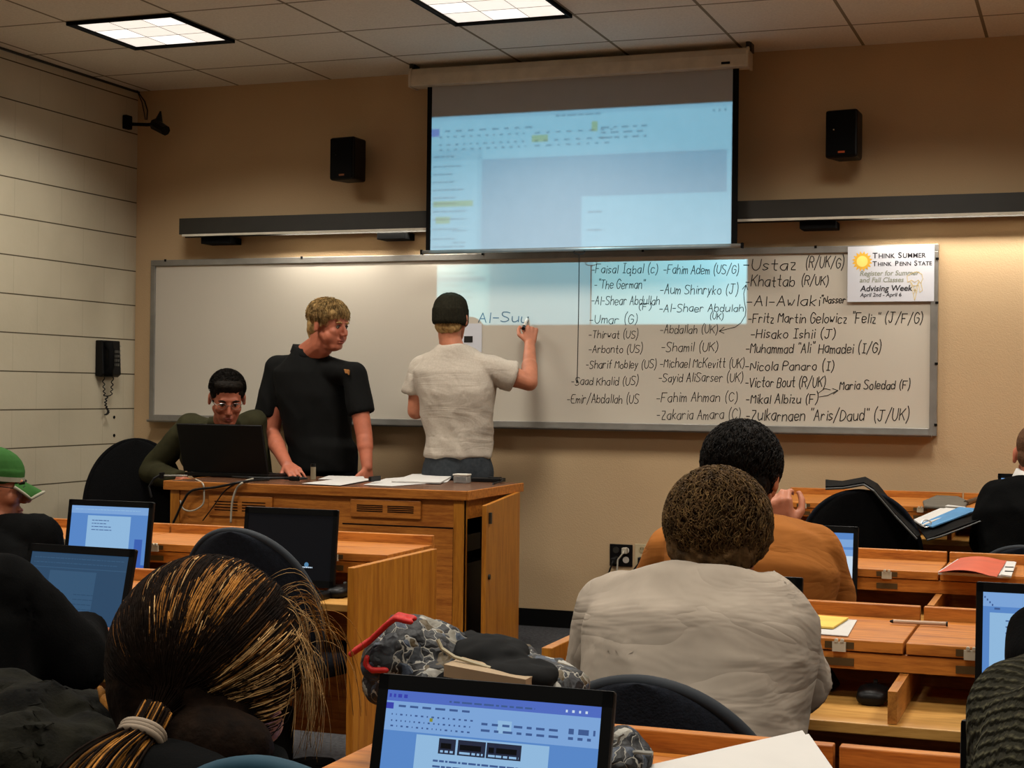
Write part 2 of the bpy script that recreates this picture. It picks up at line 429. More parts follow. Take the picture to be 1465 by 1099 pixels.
# canvas: everything below the ribbon, right of the pane, except the page
fr(.18, .225, .985, .43, 1, 1); fr(.18, .43, .52, 1.0, 1, 1); fr(0, 0, 1, .02, 5, 1); fr(0, .17, .18, .225, 6, 1); fr(.165, .2, .18, 1, 6, 2)
fr(.0, .06, .03, .1, 4, 2); fr(.35, .115, .405, .15, 3, 2); fr(.01, .43, .15, .46, 3, 2); fr(.02, .51, .07, .545, 3, 2); fr(.55, .06, .57, .11, 3, 2)
rnd = random.Random(3)
def words(u0, u1, v, h, k=3, m=2, gap=.008, lo=.008, hi=.03):
    u = u0
    while u < u1:
        w_ = min(rnd.uniform(lo, hi), u1-u); fr(u, v, u+w_, v+h, m, k); u += w_+gap
for v in (.07,): words(.05, .36, v, .008, gap=.02, lo=.015, hi=.028)
words(.43, .58, .02, .008, gap=.006)
for v in (.10, .14, .165): words(.03, .33, v, .007, gap=.016, lo=.006, hi=.014); words(.36, .62, v, .007, gap=.02, lo=.006, hi=.02)
for v in (.09, .115, .14): words(.58, .73, v, .008, gap=.014, lo=.012, hi=.03)
words(.94, .99, .03, .012, gap=.012, lo=.005, hi=.007); words(.2, .98, .213, .004, gap=.012, lo=.002, hi=.003)
for v in (.2, .25, .29, .33, .37, .41, .44, .48, .52, .57, .62, .66, .7, .74, .8, .83, .86, .89, .92, .95): words(.01, rnd.uniform(.07, .13), v, .007, gap=.004, lo=.01, hi=.025)
for v in (.52, .58, .64, .69): words(.08, .13, v, .006, gap=.004)
fr(0, .76, .165, .785, 1, 2)
for k, v in enumerate((.47, .56, .645)):
    for a in ((.532, v, .60, v+.003), (.532, v+.07, .60, v+.073), (.532, v, .5335, v+.07), (.5985, v, .60, v+.07)): fr(*a, 5, 2)
    words(.54, .59, v+.033, .008, gap=.004)
q.mi = 7
for a in ((-2.5, -3, 0, 4), (1, -3, 3.5, 4), (0, -3, 1, 0), (0, 1, 1, 4)): fr(*a, 7, 0)
obj('slide', q, FILM, pj)
L = bpy.data.lights.new('projector_lamp', 'SPOT'); L.energy = PROJ_LIGHT; L.spot_size = R(70); L.spot_blend = 0; L.shadow_soft_size = .0002; L.color = (1, 1, 1)
lo = bpy.data.objects.new('projector_lamp', L); COL.objects.link(lo); lo.parent = pj; lo.location = PL - pj.location
lo.rotation_euler = (V((PL.x, SY, .94+CH))-PL).to_track_quat('-Z', 'Y').to_euler()

# ---------------------------------------------------------------- whiteboard
BX0, BX1, BZ0, BZ1 = -5.195, -.70, -.198+CH, .748+CH
wb = thing('whiteboard', 'long whiteboard in aluminium frame covered in handwritten names', 'whiteboard', ((BX0+BX1)/2, YW, BZ0))
BOARDM = mat('whiteboard_enamel', 'c3bbad', .32, .35, var=.02, vs=2)
q = MB(); q.box((BX0+.03, YW-.018, BZ0+.03), (BX1-.03, YW, BZ1-.03)); obj('writing_surface', q, BOARDM, wb)
for nm, a, b in (('top_rail', (BX0, BZ1-.035), (BX1, BZ1)), ('side_rail', (BX0, BZ0), (BX0+.03, BZ1-.035)), ('side_rail', (BX1-.036, BZ0), (BX1, BZ1-.035)), ('bottom_rail', (BX0+.03, BZ0), (BX1-.036, BZ0+.038))):
    q = MB(); q.box((a[0], YW-.03, a[1]), (b[0], YW, b[1])); obj(nm, q, ALU, wb, bevel=.003)
q = MB(); q.prism([(0, 0), (-.05, 0), (-.056, .008), (-.056, .014), (0, .006)], BX0+.02, BX1-.02, lambda y, z, h: (h, YW-.03+y, BZ0-.004+z)); obj('marker_tray', q, ALU, wb)
for x in (BX0+.1, -4.2, -3.1, -2.2, -1.3): q = MB(); q.box((x-.006, YW-.033, BZ1-.01), (x+.006, YW-.029, BZ1+.004)); obj('clip', q, BLACKM, wb)
for z in (BZ0+.05, BZ0+.35, BZ0+.65, BZ1-.08): q = MB(); q.box((BX1-.012, YW-.033, z), (BX1+.003, YW-.029, z+.012)); obj('clip', q, BLACKM, wb)
GL = {'A':'03 3d 63|17 57','B':'03 0d 3d 5c 5a 48 08|48 56 55 43 03','C':'6b 4d 2d 0a 06 23 43 65','D':'03 0d 3d 6a 66 33 03','E':'6d 0d 03 63|08 48','F':'03 0d 6d|08 48','G':'6b 4d 2d 0a 06 23 43 65 68 38','H':'03 0d|63 6d|08 68','I':'1d 5d|3d 33|13 53','J':'1d 7d|4d 45 33 13 05','K':'03 0d|6d 07|29 63','M':'03 0d 38 6d 63','N':'03 0d 63 6d','O':'3d 0a 06 33 66 6a 3d','P':'03 0d 4d 6b 69 48 08','R':'03 0d 4d 6b 69 48 08|38 63','S':'6c 4d 1d 0b 19 57 65 43 13 04','T':'0d 6d|3d 33','U':'0d 06 23 43 66 6d','V':'0d 33 6d','W':'0d 23 3a 53 7d','Z':'0d 6d 03 63',
 'a':'59 29 07 05 23 43 57|59 53','b':'0d 03|07 29 49 57 55 43 23 05','c':'58 39 19 07 05 13 33 54','d':'57 39 19 07 05 13 33 55|5d 53','e':'06 56 58 39 19 07 05 13 33 54','f':'4d 3d 2b 23|09 49','h':'0d 03|07 29 49 57 53','i':'19 13|1b 1c','k':'0d 03|49 06|16 43','l':'1d 13','m':'09 03|07 29 37 33|37 59 67 63','n':'09 03|07 29 49 57 53','o':'29 07 05 23 43 55 57 49 29','q':'57 39 19 07 05 13 33 55|59 50 61','r':'09 03|07 29 48','s':'48 29 08 16 45 34 13 04','t':'2d 24 33 43|09 49','u':'09 05 13 33 55|59 53','v':'09 23 49','w':'09 13 27 33 59','y':'09 23|49 00','z':'09 49 03 43','(':'3f 1b 15 31',')':'0f 2b 25 01','/':'01 5e','-':'07 47','"':'1e 1c|3e 3c',' ':''}
def ribbon(q, pts, w_, f):
    """flat pen stroke: pts 2D, f(x, z) -> 3D on the board"""
    for (a, b) in zip(pts[:-1], pts[1:]):
        d = V((b[0]-a[0], b[1]-a[1])); L_ = d.length
        if L_ < 1e-6: continue
        d /= L_; nn = V((-d.y, d.x))*w_/2; e = d*w_*.3; a_, b_ = V(a)-e, V(b)+e
        q.quad(f(*(a_-nn)), f(*(b_-nn)), f(*(b_+nn)), f(*(a_+nn)))
YI = YW-.0188
def write(text, px0, py, px1, cap, m=INK, w_=.0042, parent=None, seed=1):
    rr = random.Random(hash(text) % 1000 if False else len(text)*7+int(px0))
    a, b = P(px0, py, Y=YI), P(px1, py, Y=YI)
    adv = []; x = 0
    for ch in text:
        g = GL.get(ch, ''); mx = max([int(t[0]) for s in g.split('|') for t in s.split()] or [3]); adv.append((x, ch)); x += mx+(2.0 if ch != ' ' else 1)
    sx = (b.x-a.x)/max(x-2, 1); ch_ = cap*.00352/10; q = MB(); ki = 0
    for x, ch in adv:
        j = rr.uniform(-.6, .6); kk = rr.uniform(.9, 1.1)
        for s in GL.get(ch, '').split('|'):
            pts = [((x+int(t[0])+rr.uniform(-.25, .25)), (int(t[1], 16)-3)*kk+j) for t in s.split()]
            if len(pts) < 2: continue
            pts = [(a.x+u*sx+v*ch_*.12, a.z+(b.z-a.z)*(u*sx)/(b.x-a.x)+v*ch_) for u, v in pts]
            if len(pts) > 3:   # round the corners a little
                o_ = [pts[0]]
                for k in range(1, len(pts)-1):
                    p0, p1, p2 = pts[k-1], pts[k], pts[k+1]
                    o_ += [((p0[0]+3*p1[0])/4, (p0[1]+3*p1[1])/4), ((p2[0]+3*p1[0])/4, (p2[1]+3*p1[1])/4)]
                pts = o_+[pts[-1]]
            ki += 1; ribbon(q, pts, w_, lambda u, v, k=ki: (u, YI-.00005*(k % 4), v))
    return obj('handwriting', q, m, parent or wb)
for a in (("-Faisal Iqbal (c)",846,391,940,13),('-"The German"',850,413,922,13),("-Al-Shear Abdullah",846,436,943,13),("(F)",913,443,931,9),("-Umar (G)",843,463,911,13),("-Thirwat (US)",842,484,912,12),("-Arbonto (US)",842,505,918,12),("-Sharif Mobley (US)",838,527,938,12),("-Saad Khalid (US)",817,551,912,12),("-Emir/Abdallah (US",811,577,913,13),
 ("-Fahim Adem (US/G)",949,392,1056,13),("-Aum Shinryko (J)",944,421,1055,14),("-Al-Shaer Abdulah",943,446,1063,11),("(UK)",1015,457,1034,9),("-Abdallah (UK)",944,477,1026,12),("-Shamil (UK)",946,503,1026,13),("-Michael McKevitt (UK)",944,526,1064,13),("-Sayid AliSarser (UK)",942,546,1062,13),("-Fahim Ahman (C)",939,575,1054,14),("-Zakaria Amara (C)",939,600,1058,14)):
    write(*a, w_=.0036)
for a in (("-Ustaz",1063,386,1138,17),("(R/UK/G)",1152,383,1206,15),("-Khattab",1066,410,1136,15),("(R/UK)",1146,408,1184,13),("-Al-Awlaki",1068,438,1172,15),('"Nasser"',1174,434,1213,10),('-Fritz Martin Gelowicz "Feliz" (J/F/G)',1070,462,1319,14),("-Hisako Ishii (J)",1074,484,1194,13),('-Muhammad "Ali" Hamadei (I/G)',1067,505,1259,14),("-Nicola Panaro (I)",1066,530,1192,13),("-Victor Bout (R/UK)",1066,554,1180,14),("Maria Soledad (F)",1201,557,1301,12),("-Mikal Albizu (F)",1067,577,1169,13),('-Zulkarnaen "Aris/Daud" (J/UK)',1067,602,1299,16)):
    write(*a, w_=.0046)
write("Al-Suu", 684, 461, 755, 15, BLUEINK, .005)
def arrow(pp, heads):
    q = MB(); pts = [(lambda p: (p.x, p.z))(P(x, y, Y=YI)) for x, y in pp]; ribbon(q, pts, .0035, lambda u, v: (u, YI-.0002, v))
    for h in heads: ribbon(q, [(lambda p: (p.x, p.z))(P(x, y, Y=YI)) for x, y in h], .0035, lambda u, v: (u, YI-.0003, v))
    obj('arrow_drawing', q, INK, wb)
arrow([(1029,474),(1040,471),(1052,468),(1060,462),(1066,452),(1067,443),(1065,432),(1064,420),(1067,409)], [[(1036,468),(1029,474),(1036,477)],[(1062,414),(1067,408),(1070,415)]])
arrow([(1172,568),(1184,566),(1198,559)], [[(1191,556),(1199,559),(1192,564)], [(1170,563),(1180,556),(1188,558)]])

# ---------------------------------------------------------------- papers on the board
def text_mb(q, body, size, f, align='LEFT', m=0, shear=0):
    cu = bpy.data.curves.new('t', 'FONT'); cu.body = body; cu.size = size; cu.align_x = align; cu.shear = shear; cu.offset = size*.018
    o = bpy.data.objects.new('t', cu); COL.objects.link(o); dg = bpy.context.evaluated_depsgraph_get(); dg.update()
    me = bpy.data.meshes.new_from_object(o.evaluated_get(dg), depsgraph=dg); q.mi = m
    q.add([f(v.co.x, v.co.y) for v in me.vertices], [tuple(p.vertices) for p in me.polygons])
    w_ = max([v.co.x for v in me.vertices] or [0])
    bpy.data.objects.remove(o); bpy.data.curves.remove(cu); bpy.data.meshes.remove(me)
    return w_
pa, pb, pc_ = P(1213, 353, Y=YW-.034), P(1337, 350, Y=YW-.034), P(1335, 431, Y=YW-.034)
ps_ = thing('poster', 'white paper poster with yellow sun and ice cream at the whiteboard upper right corner', 'poster', ((pa.x+pb.x)/2, YW-.034, pc_.z))
PW, PH = pb.x-pa.x, pa.z-pc_.z
POST = mat('poster_paper', 'cccdd4', .7, .2, var=.02)
q = MB(); q.box((pa.x, YW-.034, pa.z-PH), (pb.x, YW-.032, pa.z)); obj('sheet', q, POST, ps_)
def pf(x, y): return (pa.x+PW*x, YW-.0345, pa.z-PH*y)
def tf(x0, y0): return lambda x, y: (pa.x+PW*x0+x, YW-.0346, pa.z-PH*y0+y)
q = MB()
def sc_(q, words_, x0, y0, big, small, m=0):
    x = x0
    for wd in words_:
        x += (text_mb(q, wd[0], big, tf(x, y0), m=m)+.004)/PW
        x += text_mb(q, wd[1:], small, tf(x, y0), m=m)/PW+.035
sc_(q, ('THINK', 'SUMMER'), .29, .22, .040, .033); sc_(q, ('THINK', 'PENN', 'STATE'), .29, .36, .035, .028)
text_mb(q, 'Advising Week', .041, tf(.15, .81), shear=.15); text_mb(q, 'April 2nd - April 6', .027, tf(.15, .91), shear=.15)
obj('lettering', q, mat('poster_ink', '25242a', .8), ps_)
for wd, y0 in (('Register for Summer', .53), ('and Fall Classes', .65)):
    q = MB(); text_mb(q, wd, .034, tf(.14, y0), shear=.2); o = obj('lettering', q, mat('poster_grey_ink', '8d9181', .8), ps_); o['label'] = 'pale grey-green italic lettering'
q = MB(); sc0 = (.17, .27)
q.add([pf(*sc0)]+[pf(sc0[0]+math.cos(a)*r_*PH/PW, sc0[1]+math.sin(a)*r_) for k in range(32) for a, r_ in [(k*math.pi/16, .185 if k % 2 else .135)]], [(0, 1+k, 1+(k+1) % 32) for k in range(32)])
obj('sun_drawing', q, mat('sun_orange', 'e8b23c', .8), ps_)
q = MB(); q.add([(lambda p: (p[0], p[1]-.0004, p[2]))(pf(sc0[0]+math.cos(k*math.pi/12)*.1*PH/PW, sc0[1]+math.sin(k*math.pi/12)*.1)) for k in range(24)], [tuple(range(24))])
obj('sun_drawing', q, mat('sun_yellow', 'f3e27a', .8), ps_)
q = MB()
def curve2(pts): ribbon(q, [(pf(*p)[0], pf(*p)[2]) for p in pts], .0025, lambda u, v: (u, YW-.0349, v))
curve2([(.73, .64), (.78, .98), (.83, .64)]); curve2([(.70, .66), (.69, .55), (.74, .5), (.8, .47), (.86, .52), (.87, .6), (.85, .68), (.82, .62), (.78, .66), (.74, .62), (.70, .66)])
curve2([(.75, .72), (.82, .72)]); curve2([(.76, .8), (.80, .8)]); curve2([(.74, .66), (.8, .86)]); curve2([(.82, .66), (.77, .86)]); curve2([(.85, .68), (.87, .8), (.84, .84), (.83, .72)])
obj('ice_cream_drawing', q, mat('ice_cream_ink', 'd8c07a', .8), ps_)
a, b = P(655, 463, Y=YW-.02), P(689, 504, Y=YW-.02)
nt = thing('paper_sheet', 'white paper sheet taped to the whiteboard behind the beanie wearer', 'paper', ((a.x+b.x)/2, YW-.02, b.z))
q = MB(); q.box((a.x, YW-.021, b.z), (b.x, YW-.0195, a.z)); obj('sheet', q, POST, nt)
q = MB(); c0 = P(664, 481, Y=YW-.022); c1 = P(676, 490, Y=YW-.022)
q.box((c0.x, YW-.0222, c1.z), (c1.x, YW-.0212, c0.z)); obj('printed_picture', q, INK, nt)

# ---------------------------------------------------------------- board lights
def board_light(x0, x1, tubes, boxes, label):
    z0, z1 = .872+CH, .972+CH; t = thing('board_light', label, 'wall light', ((x0+x1)/2, YW-.1, z0))
    q = MB(); yf, yb = YW-.165, YW-.1
    q.box((x0, yf, z0+.008), (x1, yf+.006, z1)); q.box((x0, yf+.006, z1-.006), (x1, YW-.0, z1)); q.box((x0, yb, z0-.006), (x1, yb+.004, z1-.006))
    q.box((x0, yf+.006, z0+.008), (x0+.004, yb, z1-.006)); q.box((x1-.004, yf+.006, z0+.008), (x1, yb, z1-.006)); obj('housing', q, DARKM, t)
    q = MB(); q.box((x0+.02, yf-.001, z0-.004), (x1-.002, yf+.012, z0+.008)); obj('lens_strip', q, mat('lens_strip', 'c9c2b2', .4), t)
    for a in boxes:
        q = MB(); q.box((a[0], yb-.03, z0-.045), (a[1], YW, z0-.008)); obj('mounting_box', q, BLACKM, t, bevel=.003)
    for a, b in tubes:
        q = MB(); q.cyl((a, yf+.03, z0+.055), (b, yf+.03, z0+.055), .013, .013, 12); obj('tube', q, emit('lamp_tube', 'fff2dd', 2.0), t)
        L = bpy.data.lights.new('lamp', 'AREA'); L.shape = 'RECTANGLE'; L.size = b-a; L.size_y = .022; L.energy = BOARD_LIGHT*(b-a); L.color = (1, .93, .82)
        lo = bpy.data.objects.new('lamp', L); COL.objects.link(lo); lo.parent = t; lo.location = V(((a+b)/2, yf+.028, z0+.034))-t.location
board_light(-4.92, -2.6, [(-4.3, -3.25)], [(-4.797, -4.605), (-3.687, -3.515)], 'long black board light left of the projection screen')
board_light(-2.598, .6, [(-1.0, .15)], [(-1.365, -1.185)], 'long black board light right of the projection screen')

# ---------------------------------------------------------------- speakers
def speaker(cx, cz, rz, label, red):
    t = thing('wall_speaker', label, 'speaker', (cx, YW-.13, cz), rz, 'speakers on the front wall')
    w_, h_, d_ = .082, .118, .075
    q = MB(); q.prism([(-w_, -d_), (w_, -d_), (w_*.75, d_), (-w_*.75, d_)], -h_, h_, lambda x, y, h: (x, y, h)); obj('cabinet', q, BLACKP, t, local=True, bevel=.012)
    q = MB(); q.box((-w_*.9, -d_-.006, -h_*.93), (w_*.9, -d_, h_*.93)); obj('grille', q, BLACKM, t, local=True, bevel=.006)
    q = MB(); q.box((-.012, -d_-.008, -h_*.82), (.022, -d_-.005, -h_*.74)); obj('badge', q, mat('speaker_badge', 'b4502a' if red else '8a5230', .4), t, local=True)
    q = MB(); q.box((-.02, d_*.9, -.03), (.02, .13*math.cos(rz), .03)); obj('bracket', q, BLACKM, t, local=True)
    q = MB(); q.ball((-.035, -d_-.003, .02), .005, 8, 6); obj('tweeter', q, CHROME if red else BLACKP, t, local=True)
sA = P(500, 229, Y=YW-.13); speaker(sA.x, sA.z, R(-9), 'black loudspeaker on the wall left of the projection screen', False)
sB = P(1210, 194, Y=YW-.13); speaker(sB.x, sB.z, R(-10), 'black loudspeaker on the wall right of the projection screen', True)

# ---------------------------------------------------------------- camera in the corner, telephone, outlets
cb = P(210, 176, Y=7.9)
t = thing('security_camera', 'small black camera on a wall arm in the upper left corner', 'camera', (XL, cb.y, cb.z))
q = MB(); q.box((XL, cb.y-.03, cb.z-.03), (XL+.03, cb.y+.03, cb.z+.05)); obj('wall_plate', q, BLACKM, t, bevel=.004)
hb = P(222, 178, Y=7.86); q = MB(); q.tube([(XL+.02, cb.y, cb.z), cb+V((0, 0, -.01)), hb], .01); obj('arm', q, BLACKM, t)
q = MB(); e_ = P(237, 187, Y=7.82); q.tube([hb+V((-.01, .02, .0)), hb, e_], [.022, .035, .03]); q.tube([hb+V((.02, 0, .0)), hb+V((.035, 0, .075))], [.03, .004], 8); obj('camera_head', q, BLACKP, t)
q = MB(); a = P(200, 131, X=XL+.012); a.y = min(a.y, YW-.03)
q.tube([a, P(207, 145, Y=7.97), P(211, 158, Y=7.95), cb+V((0, 0, .02))], .004, 6); q.tube([a, P(203, 146, Y=7.97), P(206, 160, Y=7.95), cb+V((-.01, 0, .02))], .003, 6); obj('cable', q, CABLE, t)

p0 = V((XL, 7.72, .16+CH))
t = thing('wall_telephone', 'black corded wall telephone on the block wall at left', 'telephone', p0)
q = MB(); q.prism([(0, -.1), (.035, -.105), (.055, -.09), (.045, .105), (0, .105)], -.09, .09, lambda x, z, h: (XL+x, p0.y+h, p0.z+z)); obj('base', q, BLACKP, t, bevel=.006)
q = MB()
q.loft([[V((XL+.06+dx*r_, p0.y-.045+.026*math.cos(a)*1, z+p0.z)) + V((.02*math.sin(a)*r_, 0, 0)) for a in [2*math.pi*k/12 for k in range(12)]] for z, dx, r_ in ((-.1, .0, 1.3), (-.07, 0, 1.4), (-.05, .018, .9), (.05, .018, .9), (.07, 0, 1.4), (.1, 0, 1.3))]); obj('handset', q, BLACKM, t, smooth=True)
q = MB()
for i in range(3):
    for j in range(4): q.box((XL+.045, p0.y+.012+i*.022, p0.z+.035-j*.025), (XL+.056, p0.y+.026+i*.022, p0.z+.05-j*.025))
obj('keypad', q, mat('phone_keys', '4c4a44', .5), t)
q = MB()
for k in range(6): q.box((XL+.02, p0.y+.088, p0.z+.07-k*.026), (XL+.045, p0.y+.1, p0.z+.08-k*.026))
obj('side_button', q, mat('phone_buttons', '9b9788', .5), t)
q = MB(); pts = []
for k in range(150):
    u = k/149; zz = p0.z-.105-.2*math.sin(u*math.pi)**.8*1.08; yy = p0.y-.045+.08*u+.015*math.sin(u*math.pi*5)
    a = k*1.15; yy = p0.y-.05+.09*u if abs(u-.5) > .36 else p0.y-.012+.014*math.sin(u*22)
    pts.append((XL+.03+.006*math.cos(a), yy+.006*math.sin(a), zz))
q.tube(pts, .0032, 5); obj('coiled_cord', q, CABLE, t)
q = MB()
for y_, z_ in ((597, 0), (623, 0)):
    h = P(163, y_, X=XL); q.cyl((XL-.002, h.y, h.z), (XL+.004, h.y, h.z), .009, .009, 10)
tag(obj('wall_anchor', q, BLACKM), 'two small dark anchor holes in the block wall below the telephone', 'wall anchor')

a, b = P(873, 778, Y=YW), P(905, 811, Y=YW)
t = thing('wall_outlet', 'dark double wall outlet with plugs at left of the beige one', 'outlet', ((a.x+b.x)/2, YW, b.z))
q = MB(); q.box((a.x, YW-.008, b.z), (b.x, YW, a.z)); obj('cover_plate', q, BLACKP, t, bevel=.002)
for dx in (.035, .09):
    for dz in (.035, .085): q = MB(); q.cyl((a.x+dx, YW-.012, b.z+dz), (a.x+dx, YW-.008, b.z+dz), .017, .017, 14); obj('socket', q, DARKM if dx < .05 else WHITEP, t)
def plug(x, z, pts, m, label):
    t = thing('power_plug', label, 'power cord', (x, YW-.03, z)); q = MB(); q.box((x-.014, YW-.045, z-.016), (x+.014, YW-.0125, z+.016)); obj('plug', q, m, t, bevel=.004)
    q = MB(); q.tube([(x, YW-.045, z), (x, YW-.06, z-.01)]+pts, .0045, 7); obj('cord', q, m, t)
plug(a.x+.03, b.z+.03, [(a.x+.005, YW-.06, b.z-.05), (a.x+.01, YW-.05, b.z-.13), (a.x+.02, YW-.04, .02)], CABLE, 'black power cord in the lower left socket of the dark outlet')
plug(a.x+.088, b.z+.085, [(a.x+.06, YW-.06, b.z+.04), (a.x+.05, YW-.055, b.z-.1), (a.x+.07, YW-.04, .02)], WCABLE, 'grey power cord in the upper right socket of the dark outlet')
a, b = P(909, 778, Y=YW), P(929, 811, Y=YW)
t = thing('wall_outlet', 'beige wall outlet with one black plug', 'outlet', ((a.x+b.x)/2, YW, b.z))
q = MB(); q.box((a.x, YW-.006, b.z), (b.x, YW, a.z)); obj('cover_plate', q, mat('beige_plastic', 'b9a987', .5), t, bevel=.002)
for dz in (.035, .088): q = MB(); q.cyl(((a.x+b.x)/2, YW-.009, b.z+dz), ((a.x+b.x)/2, YW-.006, b.z+dz), .017, .017, 14); obj('socket', q, mat('beige_socket', '9c8c6a', .5), t)
q = MB()
for dz in (.035, .088):
    for dx in (-.006, .006): q.box(((a.x+b.x)/2+dx-.0015, YW-.0095, b.z+dz), ((a.x+b.x)/2+dx+.0015, YW-.0088, b.z+dz+.01))
obj('slot', q, BLACKM, t)
plug((a.x+b.x)/2, b.z+.035, [((a.x+b.x)/2-.04, YW-.07, b.z-.03), ((a.x+b.x)/2-.08, YW-.06, b.z-.09), ((a.x+b.x)/2-.1, YW-.04, .02)], CABLE, 'black power cord in the beige outlet')

# ---------------------------------------------------------------- student desks
def row_desk(label, x0, x1, yl, splits, latches, zl=.75, dep=.38, left=True, right=True, shelf=.60, pan=.74):
    zt = zl+.03; yn = yl-dep; ys = yl-shelf; t = thing('student_desk', label, 'desk', ((x0+x1)/2, yl-.3, 0), 0, 'oak student desks')
    xs = [x0+.06]+splits+[x1-.06]
    for a, b in zip(xs[:-1], xs[1:]):
        q = MB(); q.box((a+.004, yl-.022, zl-.02), (b-.004, yl, zt)); obj('lip_board', q, WOODX, t, bevel=.002)
        q = MB(); q.box((a+.003, yn, zl-.024), (b-.003, yl-.024, zl)); obj('lid', q, WOODX, t, bevel=.002)
    q = MB(); q.box((x0+.05, yn+.004, zl-.062), (x1-.05, yn+.024, zl-.027)); obj('rail', q, WOODX, t)
    q = MB(); q.box((x0+.07, yl-.03, .1), (x1-.07, yl-.012, zl-.022)); obj('back_panel', q, WOODX, t)
    q = MB(); q.box((x0+.022, ys, zl-.15), (x1-.022, yl-.14, zl-.128)); obj('shelf', q, WOODL, t, bevel=.002)
    for s in splits:
        q = MB(); q.box((s-.009, ys+.012, zl-.127), (s+.009, yl-.032, zl-.064)); obj('divider', q, WOODY, t)
    for s, a in ((x0, left), (x1-.022, right)):
        if a: q = MB(); q.box((s, yl-pan, 0), (s+.022, yl-.13 if dep < .5 else yl-.02, zl)); obj('end_panel', q, WOODZ, t, bevel=.002)
    for x in latches:
        q = MB(); q.box((x-.014, yn-.006, zl-.026), (x+.014, yn+.001, zl-.006))
        for dx in (-.006, .006): q.cyl((x+dx, yn-.008, zl-.003), (x+dx, yn+.002, zl-.003), .004, n=8)
        l_ = obj('latch', q, LATCH, t)
        q = MB(); q.box((x-.03, yn+.001, zl-.056), (x+.03, yn+.004, zl-.04)); q.box((x-.03, yn-.0015, zl-.02), (x+.03, yn, zl-.006)); obj('latch_plate', q, BRONZE, l_)
    return t
row_desk('oak desk row in front of the teacher desk, at left', XL+.25, -1.967, 4.83, [-4.33, -3.68, -3.03 , -2.66], [-3.2, -2.86, -2.21])
row_desk('oak desk row at left behind the foremost left row, mostly hidden by the ponytail wearer', XL+.25, -1.92, 3.6, [-4.4, -3.7, -3.0], [-2.7], right=False)
row_desk('oak desk row along the front wall at right with an open portfolio', -1.43, 1.3, 7.74, [-.552, .1], [-.689, -1.2], zl=.775, dep=.62, shelf=.80, pan=.9)
row_desk('oak desk row at right carrying the red folder', -1.12, 1.3, 5.05, [-.402, .25], [-.55, -1.0], dep=.33)
row_desk('oak desk row at right carrying yellow paper and a pen', -1.02, 1.3, 3.72, [-.352, .3], [-.485, -.22])
row_desk('nearest oak desk row with a patterned bag on its lids', -1.03, 1.3, 2.205, [-.32, .33], [-.55], left=False)

# ---------------------------------------------------------------- chairs
def chair(x, y, rz, top, label, fab=FABRIC, edge=PIPING, hw=.21, h=.42, tilt=8):
    t = thing('office_chair', label, 'chair', (x, y, 0), rz, 'task chairs')
    z1 = top; z0 = top-h; n = 15
    def row(z):
        u = (z-z0)/h
        s = 1-max(0, (u-.30)/.70)**2.3; s2 = 1-.28*max(0, (.35-u)/.35)**2
        return hw*max(.0012, s)**.5*s2
    rings = []; tl = math.tan(R(tilt)); mid = []
    for k in range(25):
        u = 1-(1-k/24)**2.0; z = z0+h*u; a = row(z); yb_ = -.2-(z-z0)*tl; f = []; th = .022+.012*math.sin(math.pi*min(1, u))
        for i in range(n): xx = -a+2*a*i/(n-1); f.append((xx, yb_+.9*xx*xx+th*(1-(xx/max(a, .01))**4*.8), z))
        for i in range(n-1, -1, -1): xx = -a+2*a*i/(n-1); f.append((xx, yb_+.9*xx*xx-th*(1-(xx/max(a, .01))**4*.8), z))
        rings.append([V(p) for p in f]); mid.append((a, yb_+.9*a*a, z))
    q = MB(); q.loft(rings); obj('backrest', q, fab, t, smooth=True, local=True)
    pts = [(-a, y_, z) for a, y_, z in mid]+[(a, y_, z) for a, y_, z in mid[::-1]]
    q = MB(); q.tube(pts, .012, 8); obj('edge_trim', q, edge, t, smooth=True, local=True)
    q = MB(); q.torso((1, 0, 0), [((0, .03, .415), .2, .19), ((0, .03, .425), .225, .215), ((0, .03, .46), .23, .22), ((0, .03, .478), .2, .19)], 32, 3); obj('seat', q, fab, t, smooth=True, local=True)
    q = MB(); q.tube([(0, -.02, .41), (0, -.2, .40), (0, -.265, .5), (0, -.26, z0+.15)], .022, 8); obj('back_bracket', q, BLACKM, t, local=True)
    q = MB(); q.cyl((0, 0, .1), (0, 0, .3), .03); q.cyl((0, 0, .3), (0, 0, .41), .018); q.box((-.09, -.1, .395), (.09, .1, .414)); obj('gas_column', q, BLACKM, t, local=True)
    for k in range(5):
        a = R(72*k+18); ca, sa = math.cos(a), math.sin(a); q = MB(); q.tube([(0, 0, .11), (.14*ca, .14*sa, .1), (.27*ca, .27*sa, .075)], [.03, .024, .018], 8); l_ = obj('base_arm', q, BLACKM, t, local=True)
        q = MB(); q.cyl((.27*ca-.02*sa, .27*sa+.02*ca, .028), (.27*ca+.02*sa, .27*sa-.02*ca, .028), .028, n=14); obj('caster', q, BLACKP, l_, local=True)
    return t
def place_chair(px, py, Y, rz, label, **k):
    p = P(px, py, Y=Y); t = chair(p.x, p.y+.24, 0, p.z, label, **k); t.rotation_euler.z = rz; return t
place_chair(152, 634, 6.85, R(-150), 'black high-backed chair by the left wall behind the teacher desk', fab=FABRICB, edge=FABRICB, hw=.26, h=.55)
place_chair(352, 760, 4.0, R(-6), 'dark chair with grey edge at the foremost left desk row', hw=.24)
place_chair(938, 974, 2.52, R(-4), 'dark blue chair under the wearer of the pale grey T-shirt', hw=.235)
place_chair(1222, 703, 6.65, R(6), 'black chair with a portfolio draped over it, at the front right desks', fab=FABRICB, edge=FABRIC, hw=.25, h=.45)
place_chair(376, 1092, 1.22, R(2), 'dark chair with teal edge under the ponytail wearer', edge=TEAL, hw=.17)

